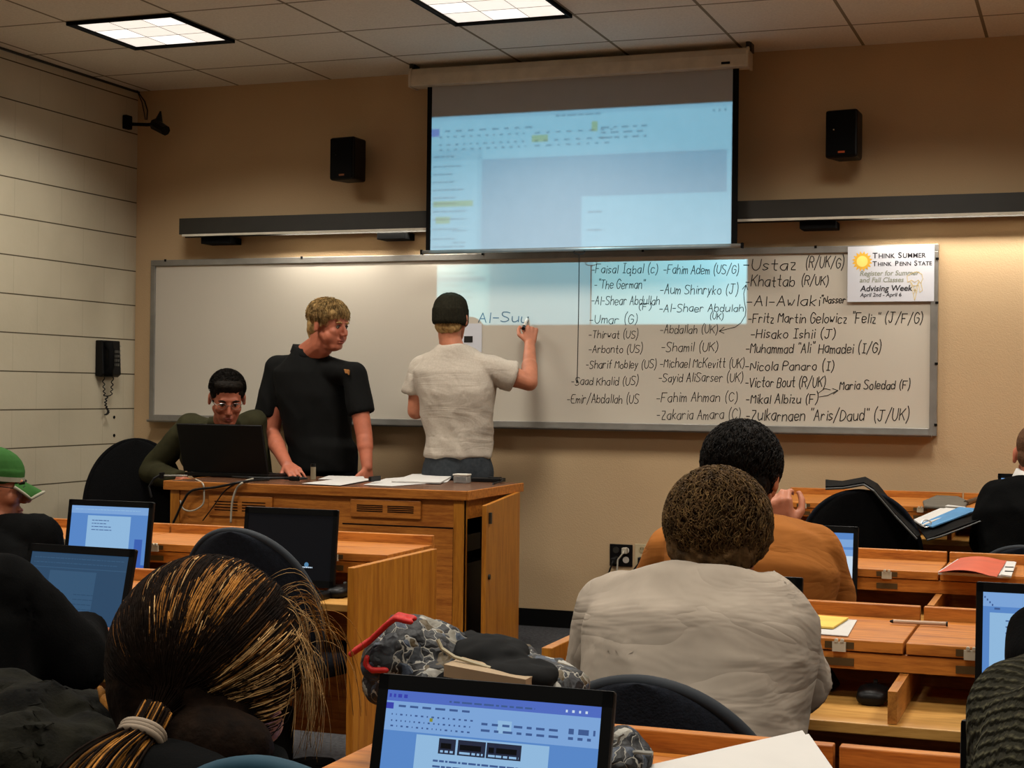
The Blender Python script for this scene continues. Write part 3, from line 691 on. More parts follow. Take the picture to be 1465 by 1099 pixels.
# ---------------------------------------------------------------- teacher's desk
td = thing('teacher_desk', 'large oak teacher desk with dark top and an open side door', 'desk', (-3.39, 6.94, 0))
TX0, TX1, TYF, TYB, TZ = -4.173, -2.61, 6.575, 7.31, .81
q = MB(); q.box((TX0, TYF, TZ-.012), (TX1, TYB, TZ)); obj('desk_top', q, WOODT, td)
for a, b in (((TX0, TYF-.008), (TX1, TYF)), ((TX1, TYF-.008), (TX1+.008, TYB)), ((TX0-.008, TYF-.008), (TX0, TYB))):
    q = MB(); q.box((*a, TZ-.042), (*b, TZ+.001)); obj('top_edge', q, WOODX, td, bevel=.003)
q = MB(); q.box((TX0+.02, TYF+.02, .02), (TX1-.02, TYF+.04, TZ-.012)); obj('front_panel', q, WOODX, td)
for a in ((TX0+.02, TX0+.07), (TX1-.07, TX1-.02)):
    q = MB(); q.box((a[0], TYF+.012, .0), (a[1], TYF+.06, TZ-.012)); obj('corner_post', q, WOODZ, td, bevel=.002)
q = MB(); q.box((TX0+.02, TYF+.06, 0), (TX0+.04, TYB-.02, TZ-.012)); obj('side_panel', q, WOODZ, td)
q = MB(); q.box((TX1-.04, TYF+.06, TZ-.13), (TX1-.022, TYB-.02, TZ-.013)); q.box((TX1-.04, TYF+.06, 0), (TX1-.022, TYB-.02, .06)); q.box((TX1-.04, TYB-.1, .06), (TX1-.022, TYB-.02, TZ-.13)); obj('side_frame', q, WOODX, td)
q = MB(); q.box((TX1-.75, TYF+.05, .06), (TX1-.73, TYB-.02, TZ-.02)); q.box((TX1-.73, TYB-.04, .06), (TX1-.1, TYB-.03, TZ-.02)); obj('cabinet_inside', q, BLACKM, td)
q = MB(); q.box((TX1-.5, TYF+.15, .1), (TX1-.12, TYB-.15, .45)); q.box((TX1-.5, TYF+.2, .5), (TX1-.14, TYB-.2, .58)); obj('equipment', q, BLACKP, td)
hx, hy = TX1+.0, 7.22; nx_, ny_ = -2.555, 6.62
dd = (V((nx_-hx, ny_-hy, 0))).normalized(); dn = V((-dd.y, dd.x, 0)); dl = (V((nx_-hx, ny_-hy, 0))).length
q = MB(); q.prism([(0, .03), (dl, .03), (dl, .745), (.04, .77), (0, .77)], 0, .02, lambda x, z, h: V((hx, hy, z))+dd*x+dn*h); dr = obj('door', q, WOODZ, td, bevel=.002)
q = MB(); q.box((0, 0, 0), (.02, .012, .05)); q.v = [tuple(V((hx, hy, .66))+dd*(dl-.06+v[0])+dn*(v[1]+.02)+V((0, 0, v[2]))) for v in q.v]; obj('catch', q, DARKM, dr)
q = MB(); q.v = []; q.cyl(V((hx, hy, .42))+dd*(dl-.05)+dn*.02, V((hx, hy, .42))+dd*(dl-.05)+dn*.028, .012); obj('lock', q, DARKM, dr)
def vent(x0, x1, z0, z1):
    q = MB(); yv = TYF+.012
    q.box((x0, yv-.006, z0), (x1, TYF+.02, z1)); v_ = obj('vent_panel', q, WOODX, td, bevel=.005)
    q = MB(); mid = (x0+x1)/2
    for a, b in ((x0+.035, mid-.012), (mid+.012, x1-.035)):
        for k in range(4):
            z = z0+.03+k*(z1-z0-.06)/3; q.box((a, yv-.0075, z-.0024), (b, yv-.005, z+.0024))
    obj('vent_slot', q, BLACKM, v_)
a, b = P(500, 713, Y=TYF), P(601, 744, Y=TYF); vent(a.x, b.x, b.z, a.z)
a, b = P(297, 708, Y=TYF), P(388, 742, Y=TYF); vent(a.x, b.x, b.z, a.z)
q = MB(); a = P(490, 750, Y=TYF+.02); b = P(650, 757, Y=TYF+.02); q.box((a.x, TYF+.0185, b.z), (b.x, TYF+.021, b.z+.006)); q.box((b.x-.006, TYF+.0185, .1), (b.x, TYF+.021, b.z)); obj('panel_seam', q, BLACKM, td)

# ---------------------------------------------------------------- screens and laptops
S_BG = emit('screen_blue', '5f92d8', SCR); S_PG = emit('screen_page', '9cc8f0', SCR); S_RB = emit('screen_ribbon', '86b2ea', SCR); S_TX = emit('screen_text', '4a6cab', SCR*.8)
S_DK = emit('screen_dark', '060a12', .3); S_VI = emit('screen_violet', '3c46b8', SCR); S_TI = emit('screen_title', '5674d0', SCR); S_WH = emit('screen_white', 'd8ecff', SCR)
S_IM = emit('screen_picture', '39415e', SCR*.5); S_DB = emit('screen_dim', '3f6890', SCR*.55); S_DP = emit('screen_dim_page', '4d7aa4', SCR*.55); S_YE = emit('screen_yellow', 'a8b04a', SCR*.7)
S_BB = emit('screen_deep', '3f68c0', SCR); S_LO = emit('screen_logo', '6aa8d8', .5)
SM = [S_BG, S_PG, S_RB, S_TX, S_DK, S_VI, S_TI, S_WH, S_IM, S_DB, S_DP, S_YE, S_BB, S_LO]
def ui(kind, W, H, seed):
    """picture of a lit screen: quads in the plane y=0, x 0..W, z 0..H"""
    q = MB(); rr = random.Random(seed)
    def r(u0, v0, u1, v1, m, k): q.mi = m; y = -.0002*k; q.quad((u0*W, y, H-v0*H), (u0*W, y, H-v1*H), (u1*W, y, H-v1*H), (u1*W, y, H-v0*H))
    def line(u0, u1, v, h=.012, m=3, k=3, gap=.008, lo=.01, hi=.05):
        u = u0
        while u < u1: w_ = min(rr.uniform(lo, hi), u1-u); r(u, v, u+w_, v+h, m, k); u += w_+gap
    if kind == 'word':
        r(0, 0, 1, 1, 0, 0); r(0, 0, 1, .06, 6, 1); r(0, .06, 1, .10, 2, 1); r(0, .10, 1, .225, 2, 1); r(0, .07, .035, .105, 5, 2)
        line(.06, .4, .08, .012, gap=.02); line(.3, .7, .035, .01, gap=.01); line(.01, .1, .02, .02, 5, 2, .01, .008, .02); line(.84, .95, .03, .014, 7, 2, .02, .008, .012)
        for v in (.13, .165, .195): line(.03, .42, v, .009, gap=.016, lo=.004, hi=.013); 
        r(.215, .14, .23, .16, 11, 4)
        for v in (.14, .175): line(.46, .83, v, .013, gap=.02, lo=.02, hi=.045)
        r(.535, .12, .6, .19, 1, 2); line(.86, .98, .13, .03, gap=.02); line(.86, .98, .175, .015, gap=.02)
        r(.16, .235, .78, 1, 1, 1)
        for a, b in ((.27, .35), (.36, .49), (.495, .55), (.53, .655)): r(a, .245, b, .33, 8, 3); r(a+.01, .27, b-.02, .3, 4, 4); line(a+.01, b-.01, .31, .012, 1, 4)
        for k in range(5): line(.25, .70, .365+k*.031, .011, lo=.01, hi=.04, gap=.006)
        for k in range(12): line(.25, .70, .56+k*.031, .011, lo=.01, hi=.04, gap=.006)
    elif kind == 'doc':
        r(0, 0, 1, 1, 0, 0); r(0, 0, 1, .12, 2, 1); line(.05, .9, .05, .012, 1); r(.22, .15, .78, 1, 1, 1)
        for k in range(4): line(.28, .28+rr.uniform(.15, .3), .22+k*.05, .012, lo=.02, hi=.06)
        r(.85, .5, .95, 1, 12, 1); r(0, .9, 1, 1, 12, 1)
    elif kind == 'dim':
        r(0, 0, 1, 1, 9, 0); r(.22, .22, .7, 1, 10, 1); line(.04, .96, .06, .012, 10); line(.04, .9, .12, .012, 10); r(.0, .18, 1, .19, 10, 1)
        for k in range(4): line(.5, .7, .5+k*.06, .01, 9, 2, lo=.03, hi=.06)
    elif kind == 'list':
        r(0, 0, 1, 1, 2, 0); r(0, 0, 1, .1, 0, 1); r(0, .22, 1, .26, 0, 1); r(.1, .36, 1, .9, 7, 1); r(0, .9, 1, 1, 12, 1)
        for k in range(7): line(.2, .9, .4+k*.075, .02, 3, 2, lo=.1, hi=.3)
    elif kind == 'app':
        r(0, 0, 1, 1, 0, 0); r(.12, .2, 1, .95, 1, 1); r(0, 0, 1, .14, 2, 1); r(0, .95, 1, 1, 12, 1)
        for k in range(4): r(.02+k*.045, .04+k*.025, .045+k*.045, .06+k*.025, 3, 2)
        r(.2, .15, .3, .17, 3, 2)
        for k in range(9): line(.4, .95, .27+k*.06, .012, 3, 2, lo=.02, hi=.07)
    elif kind == 'boot':
        r(0, 0, 1, 1, 4, 0); r(.66, .72, .79, .83, 4, 1)
        q.mi = 13; c0 = (.72*W, -.0009, H*.235); q.add([c0]+[(c0[0]+.0075*math.cos(a), -.0006, c0[2]+.0075*math.sin(a)) for a in [k*math.pi/8 for k in range(16)]], [(0, 1+k, 1+(k+1) % 16) for k in range(16)])
        line(.655, .79, .795, .02, 7, 4, gap=.006, lo=.012, hi=.02)
    elif kind == 'dark': r(0, 0, 1, 1, 4, 0)
    return q
def laptop(x0, x1, zb, zt, yh, lean, kind, label, seed=1, tilt=0, base=True, bez=(.014, .02, .026)):
    """hinge line on x0..x1 at height zb, lid rising to zt and leaning back by 'lean'"""
    W = x1-x0; H = (zt-zb)/math.cos(lean); t = thing('laptop', label, 'laptop', ((x0+x1)/2, yh, zb), tilt, 'black student laptops')
    Rm = M4.Rotation(-lean, 4, 'X')
    q = MB(); q.M = Rm; q.box((-W/2, -.006, .004), (W/2, .008, H)); ld = obj('lid', q, BLACKP, t, local=True, bevel=.004)
    q = MB(); q.M = Rm
    for a, b in (((-W/2+.001, .001), (-W/2+bez[0], H-.001)), ((W/2-bez[0], .001), (W/2-.001, H-.001)), ((-W/2+.001, H-bez[1]), (W/2-.001, H-.001)), ((-W/2+.001, .004), (W/2-.001, bez[2]))): q.box((a[0], -.0085, a[1]), (b[0], -.0062, b[1]))
    obj('bezel', q, BLACKM, ld, local=True)
    q = ui(kind, W-2*bez[0], H-bez[1]-bez[2], seed); q.v = [tuple(Rm @ V((v[0]-W/2+bez[0], v[1]-.0066, v[2]+bez[2]))) for v in q.v]; obj('screen', q, SM, ld, local=True)
    if base:
        q = MB(); q.box((-W/2, -.2, -.021), (W/2, .0, -.002)); b_ = obj('base', q, BLACKP, t, local=True, bevel=.004)
        q = MB()
        for i in range(13):
            for j in range(5): q.box((-W*.44+i*W*.068, -.028-j*.019-.015, -.002), (-W*.44+i*W*.068+W*.06, -.028-j*.019, .0005))
        obj('keyboard', q, BLACKM, b_, local=True)
        q = MB(); q.box((-.03, -.19, -.0022), (.03, -.145, -.0012)); obj('touchpad', q, DARKM, b_, local=True)
    return t
def lap(px0, py0, px1, py1, yh, lean, kind, label, seed=1, zb=.645, rz=None, **k):
    a, b = P(px0, py0, Y=yh+.05), P(px1, py1, Y=yh+.05); return laptop(a.x, b.x, zb, (a.z+b.z)/2, yh, lean, kind, label, seed, 0 if rz is None else rz, **k)
lap(105, 714, 225, 718, 4.33, R(8), 'doc', 'laptop with a white page on a blue screen, left of the teacher desk', 2)
lap(358, 725, 490, 728, 4.36, R(6), 'boot', 'laptop with a nearly black screen and small glowing logo', 3)
lap(37, 780, 195, 784, 3.16, R(14), 'dim', 'laptop with a dim blue screen beside the dark-jacketed person at left', 4, rz=R(-3))
lap(540, 968, 877, 990, 1.76, R(14), 'word', 'nearest laptop, showing a text document with pictures, in front of the patterned bag', 5)
lap(1398, 831, 1500, 834, 3.27, R(6), 'app', 'laptop with a bright blue window, cut by the right side of the photo', 6)
lap(1112, 749, 1230, 753, 4.66, R(8), 'list', 'laptop with a bright list on screen, beside the orange shirt', 7)
lap(1428, 677, 1520, 680, 7.05, R(8), 'doc', 'laptop in front of the shaven-headed person', 8, zb=.67)
a = P(1150, 826, Y=3.30); laptop(a.x-.3, a.x, .645, a.z, 3.27, R(6), 'dark', 'laptop mostly hidden behind the pale grey T-shirt', 9)
a = P(1374, 1031, Y=1.76); laptop(a.x, a.x+.3, .645, a.z, 1.74, R(6), 'dark', 'laptop behind the knitted sweater, only its dark edge in view', 10)
a, b = P(255, 606, Y=6.93), P(380, 606, Y=6.93)
tl = laptop(a.x, b.x, TZ+.022, a.z, 7.02, R(16), 'dark', 'black laptop on the teacher desk, seen from behind', 11, tilt=0)
tl.rotation_euler.z = math.pi+R(-3)
tl.location = ((a.x+b.x)/2, 6.98, TZ+.022)

# ---------------------------------------------------------------- mice
def mouse(p, label, rz=0):
    t = thing('computer_mouse', label, 'computer mouse', p, rz)
    q = MB(); q.torso((1, 0, 0), [((0, -.055, .012), .018, .010), ((0, -.045, .014), .03, .016), ((0, 0, .018), .034, .02), ((0, .04, .015), .03, .016), ((0, .055, .012), .018, .01)], 20); obj('body', q, BLACKP, t, smooth=True, local=True)
    q = MB(); q.cyl((-.004, .03, .034), (.004, .03, .034), .008, n=12); obj('wheel', q, DARKM, t, local=True)
    q = MB(); q.tube([(0, .055, .012), (.01, .12, .006), (.04, .16, .006), (.03, .22, .006)], .0025, 6); obj('cord', q, CABLE, t, local=True)
p = P(1250, 1003, Z=.624); mouse((p.x, p.y, .6225), 'black mouse on the shelf under the yellow paper desk')
p = P(492, 853, Z=.624); mouse((p.x-.01, p.y, .6225), 'black mouse beside the laptop with the black screen')
p = P(1187, 985, Z=.624); q = MB(); q.tube([(p.x, p.y-.02, .627), (p.x+.01, p.y+.03, .63), (p.x-.02, p.y+.1, .65), (p.x-.02, p.y+.14, .68)], .008, 8); q.ball((p.x, p.y-.02, .632), (.018, .03, .01), 12, 8); tag(obj('charger_cable', q, CABLE), 'black charger cable on the shelf beside the pale grey sleeve', 'cable')

# ---------------------------------------------------------------- loose papers, folders, pens
def sheet(pts, z, m, name, label, cat, th=.0015, lift=None, parent=None):
    """a sheet whose corners are seen at these pixels, lying at height z"""
    q = MB(); c = [P(x, y, Z=z) for x, y in pts]; n = len(c)
    lo = [V((v.x, v.y, z+(lift[i] if lift else 0))) for i, v in enumerate(c)]
    q.add(lo+[v+V((0, 0, th)) for v in lo], [tuple(range(n-1, -1, -1)), tuple(range(n, 2*n))]+[(i, (i+1) % n, n+(i+1) % n, n+i) for i in range(n)])
    o = obj(name, q, m, parent); return tag(o, label, cat) if parent is None else o
sheet([(1130, 905), (1140, 883), (1226, 888), (1213, 911)], .7515, PAPER, 'paper_sheet', 'white sheet under the yellow pad, beside the pale grey T-shirt', 'paper')
sheet([(1125, 896), (1138, 880), (1214, 886), (1192, 900)], .7545, mat('yellow_paper', 'd6b45c', .8, .1), 'notepad', 'yellow notepad on a white sheet, beside the pale grey T-shirt', 'notepad', .004)
a, b = P(1273, 889, Z=.757), P(1356, 893, Z=.757); t = thing('pen', 'pale pen lying across the gap between two desk lids', 'pen', (a+b)/2)
q = MB(); q.cyl(a.lerp(b, .06), a.lerp(b, .97), .0045, n=10); obj('barrel', q, mat('pen_barrel', 'b89c84', .4), t)
q = MB(); q.cyl(a, a.lerp(b, .06), .002, .0045, 10); q.cyl(a.lerp(b, .97), b, .0055, n=10); obj('cap', q, BLACKP, t)
RED = mat('red_folder', 'b8513a', .45, .3)
t = thing('folder', 'red folder with white pages on the right desk row', 'folder', P(1395, 812, Z=.752))
sheet([(1342, 822), (1374, 801), (1452, 805), (1446, 828)], .7525, PAPER, 'pages', '', '', .008, None, t)
q = MB(); c0 = [P(x, y, Z=.763) for x, y in ((1342, 820), (1374, 799), (1440, 803), (1426, 826))]
g = []
for i in range(9):
    for j in range(7):
        u, v = i/8, j/6; p = c0[0].lerp(c0[3], u).lerp(c0[1].lerp(c0[2], u), v); g.append(V((p.x, p.y, .7625+.012*math.sin(math.pi*min(1, u*1.1))*(1-.3*v))))
q.add(g+[v+V((0, 0, .002)) for v in g], [(i*7+j, (i+1)*7+j, (i+1)*7+j+1, i*7+j+1) for i in range(8) for j in range(6)]+[(63+i*7+j, 63+i*7+j+1, 63+(i+1)*7+j+1, 63+(i+1)*7+j) for i in range(8) for j in range(6)])
obj('cover', q, RED, t, smooth=True)
sheet([(1432, 824), (1440, 805), (1454, 806), (1447, 826)], .762, PAPER, 'label_strip', '', '', .004, None, t)
q = MB()
for y_ in (811, 817): a = P(1444, y_, Z=.768); q.box((a.x-.012, a.y-.006, .7665), (a.x+.012, a.y+.006, .768))
obj('label_print', q, INK, t)
# fan of white sheets at the front right, with a round seal
t = thing('paper_stack', 'fan of white sheets with a round printed seal on the nearest desk', 'paper', P(1060, 1085, Z=.76))
for k, (dx, dz) in enumerate(((0, 0), (9, .003))):
    c = [P(x+dx, y+(5 if k else 0), Z=z+dz) for x, y, z in ((1148, 1046, .80), (1200, 1120, .775), (1010, 1180, .765), (905, 1101, .79))]; q = MB(); lo = [V((v.x, v.y, v.z)) for v in c]
    q.add(lo+[v+V((0, 0, .001)) for v in lo], [(3, 2, 1, 0), (4, 5, 6, 7)]+[(i, (i+1) % 4, 4+(i+1) % 4, 4+i) for i in range(4)]); obj('sheet', q, PAPER, t)
q = MB(); cc = P(1135, 1108, Z=.789)
for r_ in (.026, .018): 
    for k in range(24):
        a0, a1 = k*math.pi/12, (k+1)*math.pi/12; q.quad(*[(cc.x+rr_*math.cos(a_), cc.y+rr_*math.sin(a_), .7895) for rr_, a_ in ((r_, a0), (r_+.003, a0), (r_+.003, a1), (r_, a1))])
for k in range(16):
    a0 = k*math.pi/8; q.quad(*[(cc.x+rr_*math.cos(a_), cc.y+rr_*math.sin(a_), .7895) for rr_, a_ in ((.006, a0), (.016, a0-.1), (.016, a0+.1), (.006, a0+.2))])
obj('seal', q, INK, t)
# portfolio draped over the chair by the front right desks
t = thing('portfolio', 'open black zip portfolio with notepad, its cover draped over the black chair', 'portfolio', P(1310, 760, Z=.7))
def strip(pts_a, pts_b, th, m, name, par):
    q = MB(); n = len(pts_a); A_ = [V(p) for p in pts_a]; B_ = [V(p) for p in pts_b]; rings = []
    for a_, b_ in zip(A_, B_): rings.append([a_, b_, b_+V((0, 0, th)), a_+V((0, 0, th))])
    q.loft(rings); return obj(name, q, m, par)
top_ = [(1181, 690, 6.95), (1205, 692, 6.95), (1238, 686, 6.9), (1256, 696, 6.85), (1285, 733, 6.75), (1317, 769, 6.66)]
bot_ = [(1181, 700, 6.62), (1207, 699, 6.62), (1236, 694, 6.6), (1250, 703, 6.58), (1280, 738, 6.55), (1312, 772, 6.5)]
strip([P(x, y, Y=Y) for x, y, Y in top_], [P(x, y, Y=Y) for x, y, Y in bot_], .012, BLACKM, 'cover', t)
q = MB(); q.tube([P(x, y+1, Y=Y-.01)+V((0, 0, .004)) for x, y, Y in bot_], .005, 6); obj('zip', q, DARKM, t)
def up(pts): return [P(x, y, Y=Y) for x, y, Y in pts]
def tray(pts, th, m, name, dz=0):
    q = MB(); c = [p+V((0, 0, dz)) for p in up(pts)]; n = len(c)
    q.add(c+[v+V((0, 0, th)) for v in c], [tuple(range(n-1, -1, -1)), tuple(range(n, 2*n))]+[(i, (i+1) % n, n+(i+1) % n, n+i) for i in range(n)]); return obj(name, q, m, t)
tray([(1308, 748, 6.95), (1354, 726, 7.0), (1402, 733, 6.95), (1402, 745, 6.6), (1326, 773, 6.5)], .006, BLACKM, 'back_cover')
tray([(1307, 748, 6.9), (1356, 727, 6.98), (1382, 730, 6.95), (1320, 757, 6.66)], .006, PAPER, 'notepad', .008)
tray([(1316, 756, 6.72), (1372, 732, 6.9), (1403, 734, 6.9), (1334, 760, 6.62)], .005, mat('blue_paper', '4f7fa8', .7), 'blue_page', .014)
q = MB(); a = P(1325, 757, Y=6.66)+V((0, 0, .022)); q.tube([a+V((.02*math.cos(k*.5), .012*math.sin(k*.5), .014*math.sin(k*.5))) for k in range(13)], .003, 6); obj('ring_clip', q, CHROME, t)
q = MB(); q.tube([P(x, y, Y=Y)+V((0, 0, 0)) for x, y, Y in ((1326, 773, 6.49), (1345, 768, 6.52), (1375, 757, 6.56), (1403, 746, 6.59))], .004, 6); obj('zip', q, DARKM, t)
# grey soft case on the far right desk
a = P(1365, 718, Z=.79); t = thing('soft_case', 'grey flat soft case lying on the front right desk', 'case', (a.x, a.y, .776))
q = MB(); c = [P(x, y, Z=.79) for x, y in ((1320, 716), (1340, 708), (1372, 710), (1385, 716), (1380, 726), (1322, 723))]; n = len(c); q.add(c+[V((v.x, v.y, .775)) for v in c], [tuple(range(n)), tuple(range(2*n-1, n-1, -1))]+[(i, (i+1) % n, n+(i+1) % n, n+i) for i in range(n)]); obj('pouch', q, mat('grey_cloth', '5c564c', .8, bump=.3), t, bevel=.006)
q = MB(); a, b = P(1382, 720, Z=.785), P(1404, 712, Z=.785); q.cyl(a, b, .012, .01); obj('handle', q, mat('brown_handle', '4a3826', .5), t)

# ---------------------------------------------------------------- things on the teacher's desk
zt_ = TZ+.001
sheet([(455, 686), (470, 681), (520, 682), (523, 687)], zt_+.001, PAPER, 'paper_sheet', 'white sheet beside the little bottle on the teacher desk', 'paper')
sheet([(432, 692), (505, 683), (535, 686), (486, 695)], zt_+.004, PAPER, 'paper_sheet', 'white sheet in front of the little bottle on the teacher desk', 'paper')
sheet([(520, 694), (552, 685), (652, 677), (640, 690), (560, 696)], zt_+.001, PAPER, 'paper_sheet', 'large white sheet right of the black box on the teacher desk', 'paper')
sheet([(560, 690), (590, 680), (655, 678), (630, 692)], zt_+.004, PAPER, 'paper_sheet', 'topmost white sheet right of the black box on the teacher desk', 'paper', .006)
a = P(448, 686, Z=zt_); t = thing('glue_stick', 'small tan bottle with black cap standing on the teacher desk', 'bottle', a)
q = MB(); q.cyl((0, 0, 0), (0, 0, .062), .013); obj('body', q, mat('tan_tube', '8c8068', .4), t, local=True); q = MB(); q.cyl((0, 0, .062), (0, 0, .078), .0125); obj('cap', q, BLACKP, t, local=True)
a, b = P(526, 693, Z=zt_), P(556, 690, Z=zt_); q = MB(); q.box((a.x, a.y+.005, zt_+.011), (b.x, a.y+.12, zt_+.036)); tag(obj('black_box', q, BLACKP, bevel=.004), 'flat black box lying on the papers of the teacher desk', 'box')
a = P(661, 691, Z=zt_); t = thing('clear_box', 'small clear plastic box at the right end of the papers on the teacher desk', 'box', a)
glass = NT('clear_plastic'); glass.b.inputs['Transmission Weight'].default_value = .8; glass.b.inputs['Roughness'].default_value = .15; glass.b.inputs['Base Color'].default_value = (.7, .7, .68, 1)
q = MB(); q.box((-.035, -.03, 0), (.035, .03, .035)); obj('box', q, glass.m, t, local=True, bevel=.004); q = MB(); q.box((-.037, -.032, .036), (.037, .032, .044)); obj('lid', q, WHITEP, t, local=True, bevel=.002)
a = P(697, 690, Z=zt_); t = thing('document_camera_arm', 'flat black device with a cable at the right end of the teacher desk', 'device', a)
q = MB(); q.box((-.09, 0, 0), (.06, .1, .018)); q.box((-.02, .06, .018), (.04, .1, .022)); obj('body', q, BLACKP, t, local=True, bevel=.004)
q = MB(); q.tube([(.06, .02, .01), (.085, .0, .016), (.092, -.05, .008), (.095, -.17, .004), (.096, -.19, -.03), (.095, -.185, -.05)], .004, 6); obj('cable', q, CABLE, t, local=True)
a = P(420, 688, Z=zt_); t = thing('video_adapter', 'black cable adapter lying by the hand on the teacher desk', 'adapter', a)
q = MB(); q.box((-.02, -.015, 0), (.03, .015, .022)); q.box((-.05, -.01, .004), (-.02, .01, .018)); obj('plug', q, BLACKP, t, local=True, bevel=.004)
q = MB(); q.tube([(.03, 0, .01), (.06, .02, .012), (.03, .045, .012), (-.04, .04, .01), (-.12, .01, .008), (-.25, -.01, .008), (-.35, .02, .008)], .0055, 7); obj('cable', q, CABLE, t, local=True)
def cable(px, m, r_, label):
    pts = []
    for x, y, d in px:
        p = P(x, y, Y=TYF-d) if d >= 0 else P(x, y, Z=zt_+r_); 
        if d < 0: p.y = max(p.y, TYF+.03)
        pts.append(p)
    o_ = []
    for k in range(len(pts)-1):
        p0, p1, p2, p3 = pts[max(k-1, 0)], pts[k], pts[k+1], pts[min(k+2, len(pts)-1)]
        for j in range(6):
            t_ = j/6; o_.append(.5*((2*p1)+(p2-p0)*t_+(2*p0-5*p1+4*p2-p3)*t_*t_+(3*p1-p0-3*p2+p3)*t_**3))
    q = MB(); q.tube(o_+[pts[-1]], r_, 7); tag(obj('cable', q, m, smooth=True), label, 'cable')
cable([(385, 686, -1), (350, 689, .02), (310, 697, .025), (275, 702, .025), (262, 718, .02), (254, 735, .015), (248, 748, .01)], CABLE, .006, 'black cable drooping over the left front of the teacher desk')
cable([(280, 686, -1), (290, 692, .015), (292, 705, .015), (290, 722, .012), (275, 731, .01), (262, 728, .012), (258, 716, .014)], WCABLE, .004, 'thin white cable looping down the left front of the teacher desk')
cable([(362, 685, -1), (348, 690, .018), (338, 700, .018), (332, 720, .014), (330, 748, .012)], WCABLE, .005, 'grey cable hanging straight down the teacher desk front, right of the loop')
cable([(340, 690, .012), (322, 702, .012), (305, 725, .012), (290, 745, .012)], CABLE, .003, 'thin black cable running slantwise down the teacher desk front')
a = P(240, 685, Z=zt_); t = thing('microphone', 'chrome desk microphone stem at the left end of the teacher desk', 'microphone', a)
q = MB(); q.cyl((-.02, 0, .014), (.1, .02, .016), .005, n=10); obj('stem', q, CHROME, t, local=True); q = MB(); q.cyl((-.035, 0, .0), (-.035, 0, .03), .014); q.tube([(-.035, 0, .02), (-.06, -.03, .0), (-.075, -.05, -.04), (-.06, -.05, -.09)], .006, 6); obj('clamp', q, BLACKP, t, local=True)

# ---------------------------------------------------------------- the bag on the nearest desk
def paisley():
    t = NT('paisley_quilt'); v = t.objco(); b = t.b
    vo = t.n('TexVoronoi'); vo.inputs['Scale'].default_value = 58; nz = t.n('TexNoise'); nz.inputs['Scale'].default_value = 40; t.l(v, nz.inputs[0]); mx0 = t.n('Mix', data_type='RGBA'); mx0.inputs[0].default_value = .03; t.l(v, mx0.inputs[6]); t.l(nz.outputs['Color'], mx0.inputs[7]); v = mx0.outputs[2]; t.l(v, vo.inputs[0])
    v2 = t.n('TexVoronoi'); v2.feature = 'DISTANCE_TO_EDGE'; v2.inputs['Scale'].default_value = 58; t.l(v, v2.inputs[0])
    sp = t.n('SeparateColor'); t.l(vo.outputs['Color'], sp.inputs[0])
    c1 = t.ramp(sp.outputs[0], [(0, '0b0b0d'), (.5, '16151a'), (.62, '333c4a'), (.74, '6f6a5e'), (.8, '1a1d22'), (.9, '4a3c22'), (.96, '98948a')])
    t.t.nodes[-1].color_ramp.interpolation = 'CONSTANT'
    ed = t.math('LESS_THAN', v2.outputs['Distance'], .06); f = t.math('MULTIPLY', ed, t.math('GREATER_THAN', sp.outputs[1], .72))
    mx = t.n('Mix', data_type='RGBA'); t.l(f, mx.inputs[0]); t.l(c1, mx.inputs[6]); mx.inputs[7].default_value = lin('8c887e'); t.l(mx.outputs[2], b.inputs['Base Color'])
    t.bump(v2.outputs['Distance'], .5, .01); b.inputs['Roughness'].default_value = .6; return t.m
PAIS = paisley()
def sp(x, y, Y): return P(x, y, Y=Y)
bg = thing('shoulder_bag', 'dark floral quilted bag with red strap lying behind the nearest laptop', 'bag', (-.8, 2.03, .75))
q = MB()
for (x, y, Y, r) in ((566, 945, 2.0, (.038, .06, .036)), (590, 925, 2.02, (.045, .065, .038)), (622, 938, 2.03, (.04, .065, .04)), (560, 975, 2.0, (.032, .05, .03)), (620, 980, 2.0, (.05, .06, .04))): q.ball(sp(x, y, Y), r)
q.cap(sp(600, 915, 2.03), sp(575, 905, 2.0), .03, .022)
obj('main_pouch', q, PAIS, bg, smooth=True, mesh=remesh(q, .006, 4, wrinkle(.008, 22)))
q = MB()
for (x, y, Y, r) in ((760, 965, 2.06, (.06, .06, .022)), (800, 985, 2.04, (.035, .06, .03)), (720, 945, 2.08, (.05, .06, .02)), (780, 1000, 2.02, (.05, .05, .03))): q.ball(sp(x, y, Y), r)
obj('side_flap', q, PAIS, bg, smooth=True, mesh=remesh(q, .006, 4, wrinkle(.006, 24)))
q = MB()
for (x, y, Y, r) in ((670, 925, 2.09, (.04, .05, .016)), (700, 938, 2.05, (.055, .06, .024)), (740, 968, 2.0, (.06, .06, .02)), (660, 975, 2.0, (.07, .05, .02)), (640, 960, 2.04, (.04, .05, .03))): q.ball(sp(x, y, Y), r)
obj('lining', q, BLACKM, bg, smooth=True, mesh=remesh(q, .006, 4, wrinkle(.006, 20)))
q = MB()
for pts in ([(505, 935), (530, 918), (556, 893), (568, 884), (590, 889)], [(528, 940), (526, 950), (535, 958), (555, 958)]):
    pp = [sp(x, y, 1.945) for x, y in pts]
    for a, b in zip(pp[:-1], pp[1:]):
        q.cap(a+V((0, -.006, 0)), b+V((0, -.006, 0)), .0045); q.cap(a+V((0, .006, .003)), b+V((0, .006, .003)), .0045)
o = obj('strap', q, mat('red_strap', 'b3201c', .5, bump=.2), bg, smooth=True, mesh=remesh(q, .0025, 2)); o['label'] = 'red strap'
